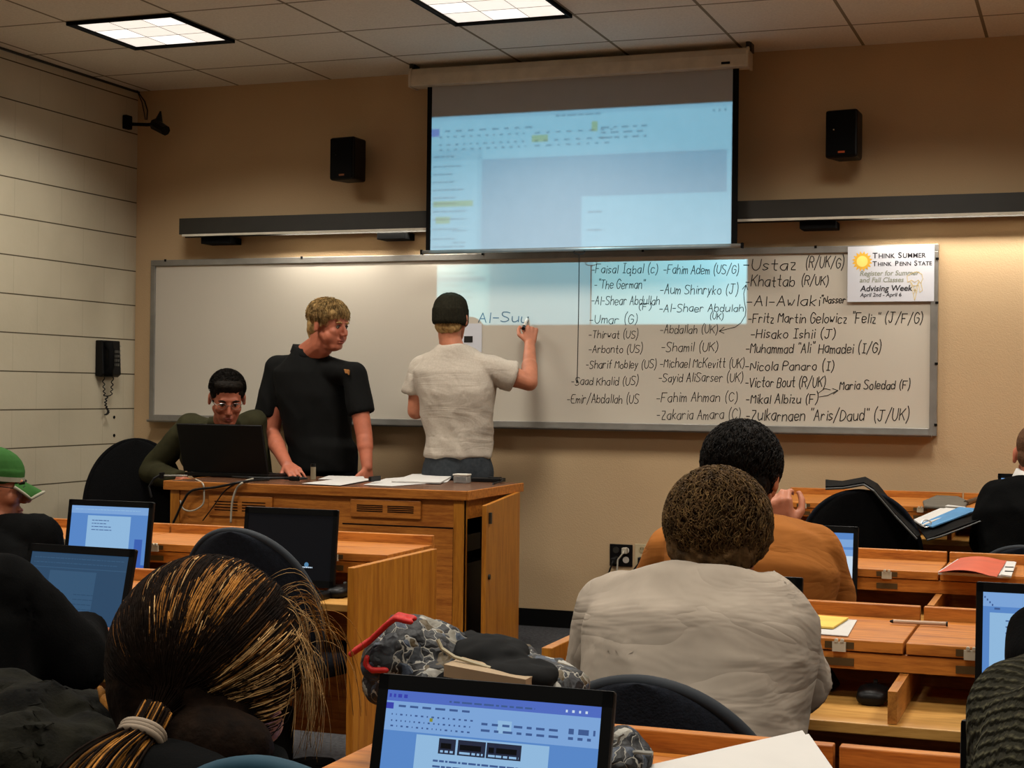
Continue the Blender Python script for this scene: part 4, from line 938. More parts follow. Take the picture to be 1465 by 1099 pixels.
q = MB(); q.tube([sp(x, y, 1.96) for x, y in ((626, 915), (632, 928), (650, 940), (675, 948), (702, 956))], .0028, 6); obj('piping', q, mat('cream_piping', 'a89c80', .6), bg)
q = MB(); a, b = sp(635, 955, 1.93), sp(752, 977, 1.93); q.add([a+V((0, 0, -.012)), b+V((0, 0, -.012)), b+V((0, 0, .004)), a+V((0, 0, .004))]+[p+V((0, .08, 0)) for p in (a+V((0, 0, -.012)), b+V((0, 0, -.012)), b+V((0, 0, .004)), a+V((0, 0, .004)))], [(0, 1, 2, 3), (7, 6, 5, 4), (0, 4, 5, 1), (1, 5, 6, 2), (2, 6, 7, 3), (3, 7, 4, 0)])
o = obj('book_in_bag', q, mat('tan_book_edge', '9a8468', .7), bg)
pt = thing('pouch', 'small floral zip pouch at the right edge of the nearest laptop', 'pouch', P(905, 1085, Y=1.9))
q = MB(); q.ball(sp(892, 1072, 1.93), (.022, .03, .03)); q.ball(sp(905, 1085, 1.93), (.026, .03, .022)); q.ball(sp(885, 1095, 1.9), (.03, .03, .025)); obj('body', q, PAIS, pt, smooth=True, mesh=remesh(q, .004, 3, wrinkle(.004, 40)))
q = MB(); q.ball(sp(890, 1060, 1.93), (.012, .015, .018)); q.ball(sp(897, 1054, 1.93), (.014, .016, .01)); obj('top', q, BLACKP, pt, smooth=True)
q = MB(); q.tube([sp(x, y, 1.893) for x, y in ((875, 1068), (884, 1063), (886, 1054), (893, 1050))], .002, 6); q.tube([sp(x, y, 1.895) for x, y in ((872, 1093), (890, 1082), (910, 1076), (934, 1078))], .003, 6); obj('zip', q, mat('grey_zip', '8f8c84', .4), pt)

# ---------------------------------------------------------------- people
def HM(c, f, up=(0, 0, 1), s=1.0):
    f = V(f).normalized(); x = f.cross(V(up)).normalized(); u = x.cross(f)
    return M4(((x.x*s, f.x*s, u.x*s, c[0]), (x.y*s, f.y*s, u.y*s, c[1]), (x.z*s, f.z*s, u.z*s, c[2]), (0, 0, 0, 1)))
def head(q, M, jaw=1.0):
    q.M = M
    q.ball((0, -.012, .035), (.076, .097, .085)); q.ball((0, .03, -.005), (.065, .064, .078)); q.ball((0, .038, -.06), (.052*jaw, .05, .052)); q.ball((0, .064, -.096), (.025*jaw, .022, .02))
    for s in (-1, 1):
        q.cap((s*.053, .004, -.045), (s*.024*jaw, .056, -.097), .018, .017); q.ball((s*.031, .0795, .0105), (.0135, .0095, .006)); q.ball((s*.038, .06, -.025), (.026, .026, .026))
        q.ball((s*.080, -.014, .0), (.010, .018, .030), rot=M4.Rotation(s*R(-18), 3, 'Z')); q.ball((s*.083, -.012, -.022), (.008, .013, .014))
        q.ball((s*.011, .1, -.036), (.009, .011, .008))
    q.cap((-.034, .082, .026), (.034, .082, .026), .011); q.cap((0, .09, .012), (0, .112, -.03), .0075, .011)
    q.cap((-.018, .087, -.062), (.018, .087, -.062), .0075); q.cap((-.014, .086, -.074), (.014, .086, -.074), .0075)
    q.M = None
def sockets(M):
    E_ = [M @ V((s*.031, .092, .004)) for s in (-1, 1)]; s = M.to_scale().x; f = (M.to_3x3() @ V((0, 1, 0))).normalized()
    def post(co, n):
        for e in E_:
            d = (co-e).length/s
            if d < .04: co = co - f*(.009*s*math.exp(-(d/.013)**2))
        return co
    return post
def face(par, M, browm, glasses=None):
    q = MB(); q.M = M
    for s in (-1, 1): q.ball((s*.031, .0785, .003), .0105)
    e = obj('eyes', q, EYEW, par, smooth=True)
    q = MB(); q.M = M
    for s in (-1, 1): q.ball((s*.031, .0862, .002), (.0050, .004, .0050))
    obj('iris', q, EYED, e, smooth=True)
    q = MB(); q.M = M
    for s in (-1, 1): q.tube([(s*.016, .094, .021), (s*.032, .0935, .027), (s*.05, .083, .022)], [.003, .0045, .002], 8)
    obj('eyebrows', q, browm, par, smooth=True)
    q = MB(); q.M = M
    for s in (-1, 1): q.tube([(s*.02, .0885, .007), (s*.031, .0905, .0105), (s*.043, .085, .006)], [.0015, .0022, .0012], 6)
    obj('eyelashes', q, H_BLACK, par)
    q = MB(); q.M = M
    q.tube([(-.024, .086, -.066), (-.012, .0945, -.063), (0, .0955, -.0645), (.012, .0945, -.063), (.024, .086, -.066)], [.002, .004, .0045, .004, .002], 8)
    q.tube([(-.02, .087, -.071), (0, .0945, -.075), (.02, .087, -.071)], [.002, .0055, .002], 8); obj('lips', q, LIPS, par, smooth=True)
    if glasses:
        q = MB(); q.M = M
        for s in (-1, 1):
            q.tube([(s*.033+.022*math.cos(a), .1-.006*abs(math.cos(a)) , .001+.015*math.sin(a)) for a in [k*math.pi/8 for k in range(17)]], .0014, 6)
            q.tube([(s*.055, .094, .006), (s*.074, .06, .008), (s*.082, -.005, .01)], .0014, 6)
        q.tube([(-.011, .1, .004), (0, .103, .007), (.011, .1, .004)], .0012, 6); obj('glasses', q, glasses, par)
def hand(q, W, D, N, side, curl=.35, s=1.0, thumb=.6, spread=.10):
    """W wrist, D towards the knuckles, N out of the palm; side +1/-1 picks the thumb side"""
    W = V(W); D = V(D).normalized(); N = (V(N)-D*V(N).dot(D)).normalized(); T = D.cross(N)*side
    offs = (.031, .0105, -.0105, -.031); L_ = (.072, .080, .074, .058); r_ = (.0092, .0095, .009, .008)
    for k, o in enumerate(offs):
        kn = W+(D*(.088-.004*abs(k-1))+T*o)*s
        q.cap(W+(T*o*.55+D*.012)*s, kn, .0165*s, .0125*s)
        d = (D+T*(o*spread/.03)).normalized(); p = kn; c = curl*(1+.12*k)
        for j, fr_ in enumerate((.45, .30, .25)):
            ax = d*math.cos(c)+N*math.sin(c); n2 = N*math.cos(c)-d*math.sin(c); e = p+ax*L_[k]*fr_*s
            q.cap(p, e, r_[k]*s*(1-.1*j), r_[k]*s*(.9-.1*j)); p, d = e, ax; N_, N = N, n2
        N = (V(N_)-D*V(N_).dot(D)).normalized() if False else (D.cross(T*side)*-1 if False else T.cross(D)*side)
    b = W+(T*.022+D*.02)*s; m = b+(T*.034+D*.03+N*.02)*s*1.0; e = m+(D*.03+T*.012*(1-thumb)+N*.018*thumb)*s; e2 = e+(D*.022-T*.008*thumb+N*.012*thumb)*s
    q.cap(b, m, .015*s, .012*s); q.cap(m, e, .0115*s, .0105*s); q.cap(e, e2, .0102*s, .008*s)
def person(label, base): return thing('person', label, 'person', base)
def cloth(par, name, q, m, vox=.009, amp=.006, sc=7, st=(1, 1, .6), sm=8): return obj(name, q, m, par, smooth=True, mesh=remesh(q, vox, sm, wrinkle(amp, sc, st)))
def strands(par, name, lines, mats, r=.0016, n=3):
    q = MB()
    for pts, mi in lines:
        k = len(pts); f0 = len(q.m); q.mi = mi if isinstance(mi, int) else 0; q.tube(pts, [r*(.6+.4*math.sin(math.pi*min(.95, (i+.6)/k))) for i in range(k)], n)
        if not isinstance(mi, int):
            for j in range(k-1): q.m[f0+j*n:f0+(j+1)*n] = [mi[j]]*n
    return obj(name, q, mats, par, smooth=True)
def legs_seated(q, qt, qs, hips, kz, fx, gap=.11, r=(.085, .06, .045)):
    """thighs forward along fx, shins down; q skin, qt trousers, qs shoes"""
    h = V(hips); f = V(fx).normalized(); sd = f.cross(V((0, 0, 1)))
    for s in (-1, 1):
        a = h+sd*s*.09; k = h+sd*s*gap+f*.40; k.z = kz; ft = k+f*.02; ft.z = .09
        q.limb([a, k, ft], [r[0]-.015, r[1]-.012, r[2]-.012]); qt.limb([a, k], [r[0], r[1]+.008]); qt.cyl(k, ft+V((0, 0, .01)), r[1]+.008, r[2]+.008)
        toe = ft+f*.17; toe.z = .035; q.limb([ft+V((0, 0, -.04)), toe], [.036, .026]); qs.limb([ft+V((0, 0, -.035)), toe], [.043, .032]); qs.box((ft.x-.03, ft.y-.03, .0), (ft.x+.03, ft.y+.03, .03))
TEE = mat('pale_grey_cotton', '9e9284', .9, .1, var=.05, vs=20, fold=.38); TEE2 = mat('heather_grey_cotton', 'b5aa9c', .9, .1, var=.07, vs=120, fold=.22)
POLO = mat('black_pique', '0b0b0a', .85, .15, var=.2, vs=60, bump=.15, bs=400); OLIVE = mat('olive_shirt', '32301f', .9, .1, var=.25, vs=12, bump=.1, bs=260)
ORANGE = mat('rust_orange_cotton', '935a27', .85, .1, var=.1, vs=10, fold=.25); DARKJ = mat('black_jacket', '0a0a0a', .95, .04, var=.3, vs=18, bump=.15, bs=200)
CAMO = mat('dark_olive_cloth', '100f09', .95, .1, var=.9, vs=14, bump=.2, bs=200); JEANS = mat('grey_denim', '34383c', .9, .15, var=.2, vs=60, bump=.15, bs=350); DENIM = mat('dark_denim', '14161c', .9, .1, var=.2, vs=60)
SHOE = mat('dark_shoe', '141210', .5, .3); BEANIE = mat('charcoal_knit', '26241c', .95, .05, var=.2, vs=80, bump=.3, bs=120)

def scalp(M, r, c=(0, -.014, .035), n=300, seed=1, mask=lambda d: True):
    rr = random.Random(seed); out = []
    while len(out) < n:
        d = V((rr.gauss(0, 1), rr.gauss(0, 1), rr.gauss(0, 1))).normalized()
        if not mask(d): continue
        p = V((c[0]+d.x*r[0], c[1]+d.y*r[1], c[2]+d.z*r[2])); nn = V((d.x/r[0], d.y/r[1], d.z/r[2])).normalized(); out.append((p, nn))
    return out

def tufts(par, M, rad, c, n, mask, L, mats, r=.0012, seed=1, comb=(0, -.3, -1), wild=.35, lift=.004):
    rr = random.Random(seed); ls = []
    for p, nn in scalp(M, rad, c, n, seed, mask):
        dn = V(comb)+V((rr.uniform(-wild, wild), rr.uniform(-wild, wild), rr.uniform(-wild, wild))); dn = dn-nn*dn.dot(nn)
        if dn.length < .05: continue
        dn.normalize(); l_ = rr.uniform(.6, 1)*L
        ls.append(([M @ (p-nn*.004), M @ (p+nn*lift+dn*l_*.35), M @ (p+nn*lift*1.1+dn*l_*.7), M @ (p+nn*lift*.6+dn*l_)], rr.randrange(len(mats))))
    strands(par, 'hair_tufts', ls, mats, r)

# --- the man in the black polo shirt
def man_polo():
    t = person('person in a black polo shirt standing behind the teacher desk, leaning a hand on it', (-3.66, 7.55, 0))
    Yb = 7.55; hc = P(471, 466, Y=7.5); Mh = HM(hc, (.93, -.22, -.13), s=1.06)
    tc = (V((0, 0, 0))-V((-3.6, 7.5, 0))).normalized(); rt = V((c_, s_, 0)); f = (tc*.85+rt*.4).normalized(); Wd = f.cross(V((0, 0, 1)))   # person's right
    q = MB(); head(q, Mh, 1.2); q.M = Mh; q.ball((.04, .045, -.05), (.032, .035, .038)); q.ball((-.04, .045, -.05), (.032, .035, .038)); q.ball((0, .03, -.1), (.045, .05, .025)); q.M = None
    nb = P(440, 515, Y=7.56); nb.z += .02
    q.limb([Mh @ V((0, -.03, -.05)), Mh @ V((0, -.035, -.1)), nb], [.068, .068, .074])
    pel = P(462, 690, Y=7.58); chest = P(450, 565, Y=7.58); ax = rt
    secs = lambda g: [(V((pel.x, pel.y, .82)), .165+g, .12+g), (V((pel.x, pel.y, .95)), .17+g, .125+g), (pel*.5+chest*.5, .165+g, .125+g), (chest, .19+g, .135+g), (V((chest.x-.01, chest.y, chest.z+.13)), .20+g, .12+g), (V((nb.x+.02, nb.y, nb.z-.02)), .13+g, .085+g), (nb+V((0, 0, .02)), .07+g, .065+g)]
    q.torso(ax, secs(-.015))
    shR = P(399, 527, Y=7.58); shL = P(506, 536, Y=7.52); elR = P(388, 622, Y=7.52); elL = P(521, 622, Y=7.47)
    wrR = P(411, 666, Y=7.22); wrR.z = max(wrR.z, TZ+.045); wrL = P(525, 668, Y=7.42)
    q.limb([shR, elR, wrR], [.06, .047, .03]); q.limb([shL, elL, wrL], [.055, .044, .029])
    q.cap(elR.lerp(wrR, .12), elR.lerp(wrR, .4), .046, .044); q.cap(elL.lerp(wrL, .12), elL.lerp(wrL, .4), .044, .042)
    hd = V((.75, -.55, -.32)); hand(q, wrR, hd, (0, .3, -1), -1, .22, 1.05, .3, .16)
    hand(q, wrL, (.05, -.02, -1), (-.9, .3, 0), -1, .4, 1.0)
    for s in (-1, 1):
        a = V((pel.x, pel.y, .85))+ax*s*.09; q.limb([a, a+V((0, .0, -.42)), a+V((0, .02, -.77))], [.085, .058, .042]); q.limb([a+V((0, .02, -.8)), a+V((.03, -.12, -.815))], [.036, .026])
    obj('body', q, SKINR, t, smooth=True, mesh=remesh(q, .0045, 5, sockets(Mh)))
    q = MB(); q.torso(ax, secs(.012))
    q.limb([nb+V((-.03, 0, -.06)), shR], [.07, .072]); q.limb([nb+V((.03, 0, -.06)), shL], [.07, .066]); q.cyl(shR, P(384, 597, Y=7.55), .074, .079); q.ball(shR, .073); q.cyl(shL, P(518, 592, Y=7.5), .066, .07); q.ball(shL, .065)
    cloth(t, 'polo_shirt', q, POLO, .008, .006, 8)
    q = MB(); c0 = nb+V((.005, -.005, .035))
    q.loft([[c0+V((math.cos(a)*r_*1.05, math.sin(a)*r_, z-.03*max(0, -math.sin(a-.4)))) for a in [k*math.pi/12 for k in range(24)]] for r_, z in ((.073, .025), (.079, .03), (.092, -.008), (.088, -.02), (.072, -.01))]); obj('collar', q, POLO, t, smooth=True)
    a, b = P(492, 527, Y=7.4), P(499, 538, Y=7.4); ec = P(495, 532, Y=7.4)
    q = MB(); ctr = chest+V((0, 0, .06)); d_ = (V((0, 0, CH))-ec).normalized()
    e0 = P(495, 532, Y=7.435); q.add([e0+rt*u+V((0, 0, v)) + V((0, -.0, 0)) for u, v in ((-.012, .014), (-.004, .008), (.004, .012), (.012, .006), (.012, -.016), (.005, -.006), (-.003, -.008), (-.006, -.002))]+[e0+rt*u+V((0, .05, v)) for u, v in ((-.012, .014), (-.004, .008), (.004, .012), (.012, .006), (.012, -.016), (.005, -.006), (-.003, -.008), (-.006, -.002))], [tuple(range(8)), tuple(range(15, 7, -1))]+[(i, (i+1) % 8, 8+(i+1) % 8, 8+i) for i in range(8)])
    obj('chest_emblem', q, mat('orange_thread', 'a8703a', .8), t)
    q = MB(); 
    for s in (-1, 1):
        a = V((pel.x, pel.y, .9))+ax*s*.085; q.limb([a, a+V((0, .0, -.45))], [.1, .078]); q.cyl(a+V((0, 0, -.45)), a+V((0, .02, -.83)), .078, .068)
    cloth(t, 'trousers', q, DENIM, .012, .006)
    for s in (-1, 1):
        q = MB(); a = V((pel.x, pel.y+.02, .045))+ax*s*.085; q.limb([a, a+V((.03, -.14, -.005))], [.045, .038]); obj('shoe', q, SHOE, t, smooth=True, mesh=remesh(q, .01, 2))
    q = MB(); q.M = Mh
    q.ball((0, -.018, .055), (.087, .104, .078), rot=M4.Rotation(R(8), 3, 'X')); q.ball((0, -.055, .0), (.078, .062, .075))
    for s in (-1, 1): q.ball((s*.058, -.015, .038), (.03, .06, .042)); q.cap((s*.05, .06, .07), (s*.07, .03, .05), .02, .018); q.cap((s*.076, .012, .04), (s*.077, .01, -.005), .008, .005)
    q.cap((0, -.085, -.03), (0, -.075, -.075), .045, .035)
    q.M = None; h_ = obj('hair', q, H_BLOND, t, smooth=True, mesh=remesh(q, .0045, 4, wrinkle(.0015, 30, (1, 1, .25))))
    HB2 = [H_BLOND, hairmat('hair_ash_blond', '7d6440'), hairmat('hair_straw', 'bd9c66')]
    tufts(h_, Mh, (.087, .105, .08), (0, -.016, .055), 2200, lambda d: d.z > -.25 and not (d.y > .55 and d.z < .22), .05, HB2, .0013, 3, (.25, .25, -.8), .2, .003)
    face(t, Mh, H_BLOND)

man_polo()

# --- the man writing on the board
def man_writer():
    t = person('person in a dark beanie and pale grey T-shirt writing on the whiteboard, seen from behind', (-2.86, 7.62, 0))
    hc = P(646, 456, Y=7.6); Mh = HM(hc, (-.02, 1, .06), s=1.02); rt = V((c_, s_*.4, 0)).normalized()
    nb = P(648, 497, Y=7.58); q = MB(); head(q, Mh, .95)
    q.limb([Mh @ V((0, -.03, -.05)), Mh @ V((0, -.03, -.1)), nb+V((0, 0, -.02))], [.062, .058, .066])
    pel = P(655, 668, Y=7.62); ch_ = P(653, 560, Y=7.6); wa = P(656, 622, Y=7.62)
    secs = lambda g: [(V((pel.x, pel.y, .80)), .165+g, .125+g), (pel, .163+g, .12+g), (wa, .16+g, .115+g), (ch_, .19+g, .13+g), (V((nb.x, nb.y+.02, nb.z-.12)), .20+g, .115+g), (V((nb.x, nb.y+.01, nb.z-.05)), .14+g, .08+g), (nb+V((0, 0, .005)), .068+g, .06+g)]
    q.torso(rt, secs(-.015))
    shL = P(603, 528, Y=7.62); elL = P(595, 588, Y=7.60); wrL = P(615, 585, Y=7.84)
    shR = P(698, 527, Y=7.62); elR = P(757, 547, Y=7.72); wrR = P(758, 492, Y=7.90)
    q.limb([shL, elL, wrL], [.058, .045, .029]); q.limb([shR, elR, wrR], [.058, .046, .029]); q.cap(elR.lerp(wrR, .1), elR.lerp(wrR, .42), .045, .043); q.cap(shR.lerp(elR, .3), shR.lerp(elR, .7), .056, .052)
    hand(q, wrL, (.4, .7, -.1), (.6, 0, .6), 1, .4)
    hand(q, wrR, (-.05, .22, 1), (-.55, .95, -.1), 1, .95, 1.0, .9, .04)
    for s in (-1, 1):
        a = V((pel.x, pel.y, .85))+rt*s*.09; q.limb([a, a+V((0, 0, -.42)), a+V((0, -.02, -.77))], [.085, .058, .042]); q.limb([a+V((0, -.02, -.8)), a+V((0, .12, -.815))], [.036, .026])
    obj('body', q, SKIN, t, smooth=True, mesh=remesh(q, .0045, 3))
    q = MB(); sc = secs(.014); sc = [(V((pel.x, pel.y, P(655, 656, Y=7.5).z)), .178, .138)]+sc[2:]; q.torso(rt, sc)
    q.limb([nb+V((-.04, .01, -.07)), shL], [.062, .068]); q.limb([nb+V((.04, .01, -.07)), shR], [.062, .068]); q.cyl(shL, P(594, 565, Y=7.61), .07, .072); q.cyl(shR, shR.lerp(elR, .62), .07, .076)
    q.torso(rt, [(nb+V((0, 0, -.01)), .08, .072), (nb+V((0, 0, .012)), .074, .067)])
    cloth(t, 'tee_shirt', q, TEE2, .008, .010, 7, (1.3, 1, .75))
    q = MB(); q.torso(rt, [(V((pel.x, pel.y, .80)), .172, .132), (pel, .172, .13), (V((pel.x, pel.y, P(655, 650, Y=7.5).z)), .165, .122)])
    for s in (-1, 1):
        a = V((pel.x, pel.y, .84))+rt*s*.088; q.limb([a, a+V((0, 0, -.4))], [.1, .075]); q.cyl(a+V((0, 0, -.4)), a+V((0, -.02, -.78)), .075, .066)
    cloth(t, 'jeans', q, JEANS, .011, .006, 9)
    for s in (-1, 1):
        q = MB(); a = V((pel.x, pel.y-.02, .045))+rt*s*.088; q.limb([a, a+V((0, .14, -.005))], [.045, .038]); obj('shoe', q, SHOE, t, smooth=True, mesh=remesh(q, .01, 2))
    q = MB(); q.M = Mh; q.ball((0, -.05, -.035), (.068, .052, .05)); q.ball((0, -.01, .0), (.079, .07, .05)); q.M = None; obj('hair', q, H_BLOND, t, smooth=True, mesh=remesh(q, .005, 2, wrinkle(.004, 60, (1, 1, .3))))
    q = MB(); q.M = Mh; q.ball((0, -.012, .05), (.087, .106, .086)); q.torso((1, 0, 0), [((0, -.02, -.032), .082, .098), ((0, -.018, -.015), .088, .105), ((0, -.012, .05), .087, .106)]); q.M = None
    me = remesh(q, .005, 3); cc = Mh.translation
    def rib(co, n):
        a = math.atan2(co.y-cc.y, co.x-cc.x); return co+n*(.0016*math.sin(a*46)+.004*noise.noise(co*14))
    for v in me.vertices: v.co = rib(v.co, v.normal)
    obj('beanie', q, BEANIE, t, smooth=True, mesh=me)
    a = P(755, 454, Y=YW-.02); b = P(750, 467, Y=7.90); t2 = thing('marker', 'dark marker held in the hand of the whiteboard writer', 'marker', b)
    q = MB(); q.cyl(b, b.lerp(a, .8), .008, n=12); obj('barrel', q, WHITEP, t2); q = MB(); q.cyl(b+(b-a)*.25, b, .0095, .0088, n=12); obj('cap', q, BLACKP, t2); q = MB(); q.cyl(b.lerp(a, .8), a, .006, .003, 10); obj('tip', q, BLACKP, t2)
man_writer()

# --- seated generic
def seated(label, hc, hf, hs, fdir, nb, chest, pel, shL, elL, wrL, shR, elR, wrR, skin, top, topname, sleeve, dims=(.18, .12), legs=True, jaw=1.0, hands=True, vox=.006, amp=.007, hcurl=.45, handdir=None, up=(0, 0, 1), post=None, sc=7, fat=1.0, slr=(.064, .052, .044)):
    t = person(label, (pel.x, pel.y, 0)); f = V(fdir).normalized(); W = f.cross(V((0, 0, 1)))   # W: the person's right
    Mh = HM(hc, hf, up, hs); q = MB(); head(q, Mh, jaw)
    q.limb([Mh @ V((0, -.03, -.04)), Mh @ V((0, -.035, -.09)), nb], [.06, .058, .064])
    a, b = dims
    def secs(g): return [(V((pel.x, pel.y, pel.z-.06)), (a*.92+g)*fat, (b*1.05+g)*fat), (pel, (a*.98+g)*fat, (b*1.1+g)*fat), (pel.lerp(chest, .5), (a*.93+g)*fat, (b*1.02+g)*fat), (chest, a*1.06+g, b*1.08+g), (chest.lerp(nb, .55), a*1.02+g, b*.92+g), (chest.lerp(nb, .86), a*.66+g, b*.7+g), (nb, .07+g, .062+g)]
    q.torso(W, secs(-.014))
    for sh, el, wr, s in ((shL, elL, wrL, 1), (shR, elR, wrR, -1)):
        q.limb([sh, el, wr], [.054, .043, .029]); q.cap(el.lerp(wr, .1), el.lerp(wr, .4), .044, .041)
        if hands:
            d = (wr-el).normalized() if handdir is None else V(handdir); hand(q, wr, d, (0, .2, -1) if abs(d.z) < .8 else f, s, hcurl)
    qt, qs = MB(), MB()
    if legs: legs_seated(q, qt, qs, (pel.x, pel.y, pel.z-.02), .50, f)
    obj('body', q, skin, t, smooth=True, mesh=remesh(q, vox, 3, post(Mh) if post else None))
    q = MB(); q.torso(W, secs(.012)); q.torso(W, [(nb.lerp(chest, .06), .086, .078), (nb+(nb-chest).normalized()*.012, .078, .07)])
    for sh, el, wr in ((shL, elL, wrL), (shR, elR, wrR)):
        q.limb([nb.lerp(chest, .3), sh], [.066, slr[0]+.004]); q.ball(sh, slr[0]+.006)
        if sleeve >= 2: q.limb([sh, el], [slr[0], slr[1]]); q.ball(el, slr[1]); q.cyl(el, el.lerp(wr, .92), slr[1], slr[2]-.003)
        else: q.cyl(sh, sh.lerp(el, sleeve), slr[0]+.005, slr[0]+.009)
    cloth(t, topname, q, top, .009, amp, sc)
    if legs:
        cloth(t, 'trousers', qt, DENIM, .012, .005)
        obj('shoes', qs, SHOE, t, smooth=True, mesh=remesh(qs, .01, 2))
    return t, Mh

# --- man at the teacher's laptop
def man_laptop():
    hc = P(325, 571, Y=7.12)
    f = (V((0, 0, 0))-V((hc.x, hc.y, 0))).normalized()+V((.12, .0, 0))
    t, Mh = seated('person with glasses and cropped dark hair bent over the black laptop on the teacher desk', hc, (f.x, f.y, -.42), 1.07, f, P(320, 612, Y=7.28), P(318, 660, Y=7.42), V((hc.x+.02, 7.6, .52)),
        P(362, 607, Y=7.40), P(372, 690, Y=7.36), P(345, 686, Y=7.10), P(272, 612, Y=7.36), P(212, 676, Y=7.36), P(262, 688, Y=7.14), SKINR, OLIVE, 'shirt', 2, (.2, .13), vox=.005, amp=.008, jaw=.97, post=sockets, slr=(.07, .064, .05))
    q = MB(); q.M = Mh
    q.ball((0, -.022, .052), (.0815, .1, .078)); q.ball((0, -.05, .0), (.076, .06, .065))
    for s in (-1, 1): q.ball((s*.06, .0, .045), (.022, .05, .04))
    q.ball((0, .03, .085), (.07, .058, .035))
    q.M = None; h_ = obj('hair', q, H_DARK, t, smooth=True, mesh=remesh(q, .005, 2, wrinkle(.003, 70)))
    tufts(h_, Mh, (.082, .1, .08), (0, -.016, .055), 1500, lambda d: d.z > -.2 and not (d.y > .45 and d.z < .62), .022, [H_DARK, H_BLACK], .0014, 5, (0, .6, .5), .5, .007)
    face(t, Mh, H_DARK, CHROME)
    q = MB(); nb = P(320, 606, Y=7.26); q.loft([[nb+V((math.cos(a)*r_, math.sin(a)*r_, z)) for a in [k*math.pi/12 for k in range(24)]] for r_, z in ((.07, .03), (.076, .034), (.088, -.01), (.07, -.02))]); obj('collar', q, OLIVE, t, smooth=True)
man_laptop()

# --- the man in the rust-orange shirt
def man_orange():
    hc = P(1064, 682, Y=4.2); f = V((.05, 1, 0))
    t, Mh = seated('person in a rust-orange T-shirt with thick black hair, hand raised to the chin', hc, (.12, 1, -.12), 1.12, f, P(1062, 742, Y=4.14), P(1075, 815, Y=4.08), V((P(1075, 830, Y=4.05).x, 4.05, .52)),
        P(962, 790, Y=4.15), P(930, 868, Y=4.28), P(990, 800, Y=4.42), P(1165, 790, Y=4.12), P(1188, 872, Y=4.22), P(1122, 762, Y=4.36), SKINT, ORANGE, 'tee_shirt', .95, (.2, .13), handdir=(-.25, .1, 1), hcurl=.7, amp=.007)
    q = MB(); q.M = Mh; q.ball((0, -.02, .042), (.09, .108, .09)); q.ball((0, -.055, -.02), (.08, .06, .07)); q.ball((0, -.05, -.06), (.06, .045, .045))
    for s in (-1, 1): q.ball((s*.062, .0, .03), (.028, .05, .055))
    q.M = None; h_ = obj('hair', q, H_BLACK, t, smooth=True, mesh=remesh(q, .005, 2, wrinkle(.006, 30)))
    tufts(h_, Mh, (.09, .108, .095), (0, -.02, .035), 2200, lambda d: d.y < .55 and d.z > -.8, .03, [H_BLACK, H_DARK], .0013, 4, (0, -.4, -.7), .5, .006)
man_orange()

# --- the man in the pale grey shirt, curly hair
def man_grey():
    hc = P(1031, 770, Y=2.97); f = V((.06, 1, 0))
    t, Mh = seated('person with curly brown hair in a pale grey T-shirt, seen from behind', hc, (.05, 1, -.2), .97, f, P(1020, 845, Y=2.92), P(1000, 912, Y=2.84), V((P(985, 960, Y=2.78).x, 2.76, .53)),
        P(888, 878, Y=2.90), P(872, 985, Y=2.98), P(905, 975, Y=3.12), P(1094, 890, Y=2.86), P(1122, 985, Y=2.98), P(1105, 972, Y=3.14), SKIN, TEE, 'tee_shirt', 1.0, (.19, .12), amp=.011, sc=8, vox=.0055, fat=1.06, slr=(.078, .07, .05))
    q = MB(); q.M = Mh; q.ball((0, -.025, .045), (.093, .108, .088)); q.ball((0, -.055, -.015), (.085, .065, .075)); q.ball((0, -.05, -.06), (.066, .05, .05))
    for s in (-1, 1): q.ball((s*.068, -.01, .02), (.03, .055, .06))
    q.M = None; h_ = obj('hair', q, H_BROWN, t, smooth=True, mesh=remesh(q, .005, 2, wrinkle(.010, 32)))
    ls = []; rr = random.Random(9)
    for p, n in scalp(Mh, (.097, .114, .1), (0, -.028, .03), 3600, 14, lambda d: d.y < .6 and d.z > -.95):
        t1 = n.orthogonal().normalized(); t2 = n.cross(t1); ph = rr.uniform(0, 6.28); r_ = rr.uniform(.003, .007); sp_ = rr.uniform(-.8, .8)
        dn = V((rr.uniform(-.6, .6), -.3, -1)); dn = (dn-n*dn.dot(n)).normalized(); pts = []
        for k in range(7):
            a = ph+k*1.05; pts.append(Mh @ (p-n*.004+n*(.003+.010*math.sin(k/6*math.pi))+dn*k*.0042+(t1*math.cos(a)+t2*math.sin(a))*r_*min(1, k/2)))
        ls.append((pts, rr.choice((0, 0, 1))))
    strands(h_, 'curls', ls, [H_BROWN, hairmat('hair_brown_light', '604a2c')], .0011)
man_grey()

# --- the shaven-headed man at the far right
def man_bald():
    hc = P(1484, 652, Y=6.8); f = V((.1, 1, 0))
    t, Mh = seated('shaven-headed person in a black jacket with white collar at the right edge', hc, (.1, 1, -.1), 1.06, f, P(1483, 690, Y=6.76), P(1470, 745, Y=6.68), V((P(1475, 760, Y=6.6).x, 6.62, .53)),
        P(1430, 715, Y=6.72), P(1412, 775, Y=6.80), P(1440, 765, Y=7.0), P(1530, 715, Y=6.72), P(1545, 775, Y=6.80), P(1520, 765, Y=7.0), SKINR, DARKJ, 'jacket', 2, (.19, .125), amp=.01, slr=(.072, .066, .05))
    q = MB(); q.M = Mh; q.ball((0, -.019, .042), (.0765, .0965, .082)); q.ball((0, -.05, -.01), (.068, .054, .055)); q.M = None; obj('hair', q, H_STUB, t, smooth=True, mesh=remesh(q, .005, 2))
    q = MB(); nb = P(1481, 690, Y=6.75); q.loft([[nb+V((math.cos(a)*r_, math.sin(a)*r_+dy, z-.02*math.cos(a))) for a in [k*math.pi/12 for k in range(24)]] for r_, z, dy in ((.068, .03, 0), (.074, .035, 0), (.1, -.02, -.01), (.07, -.05, 0))]); obj('collar', q, PAPER, t, smooth=True)
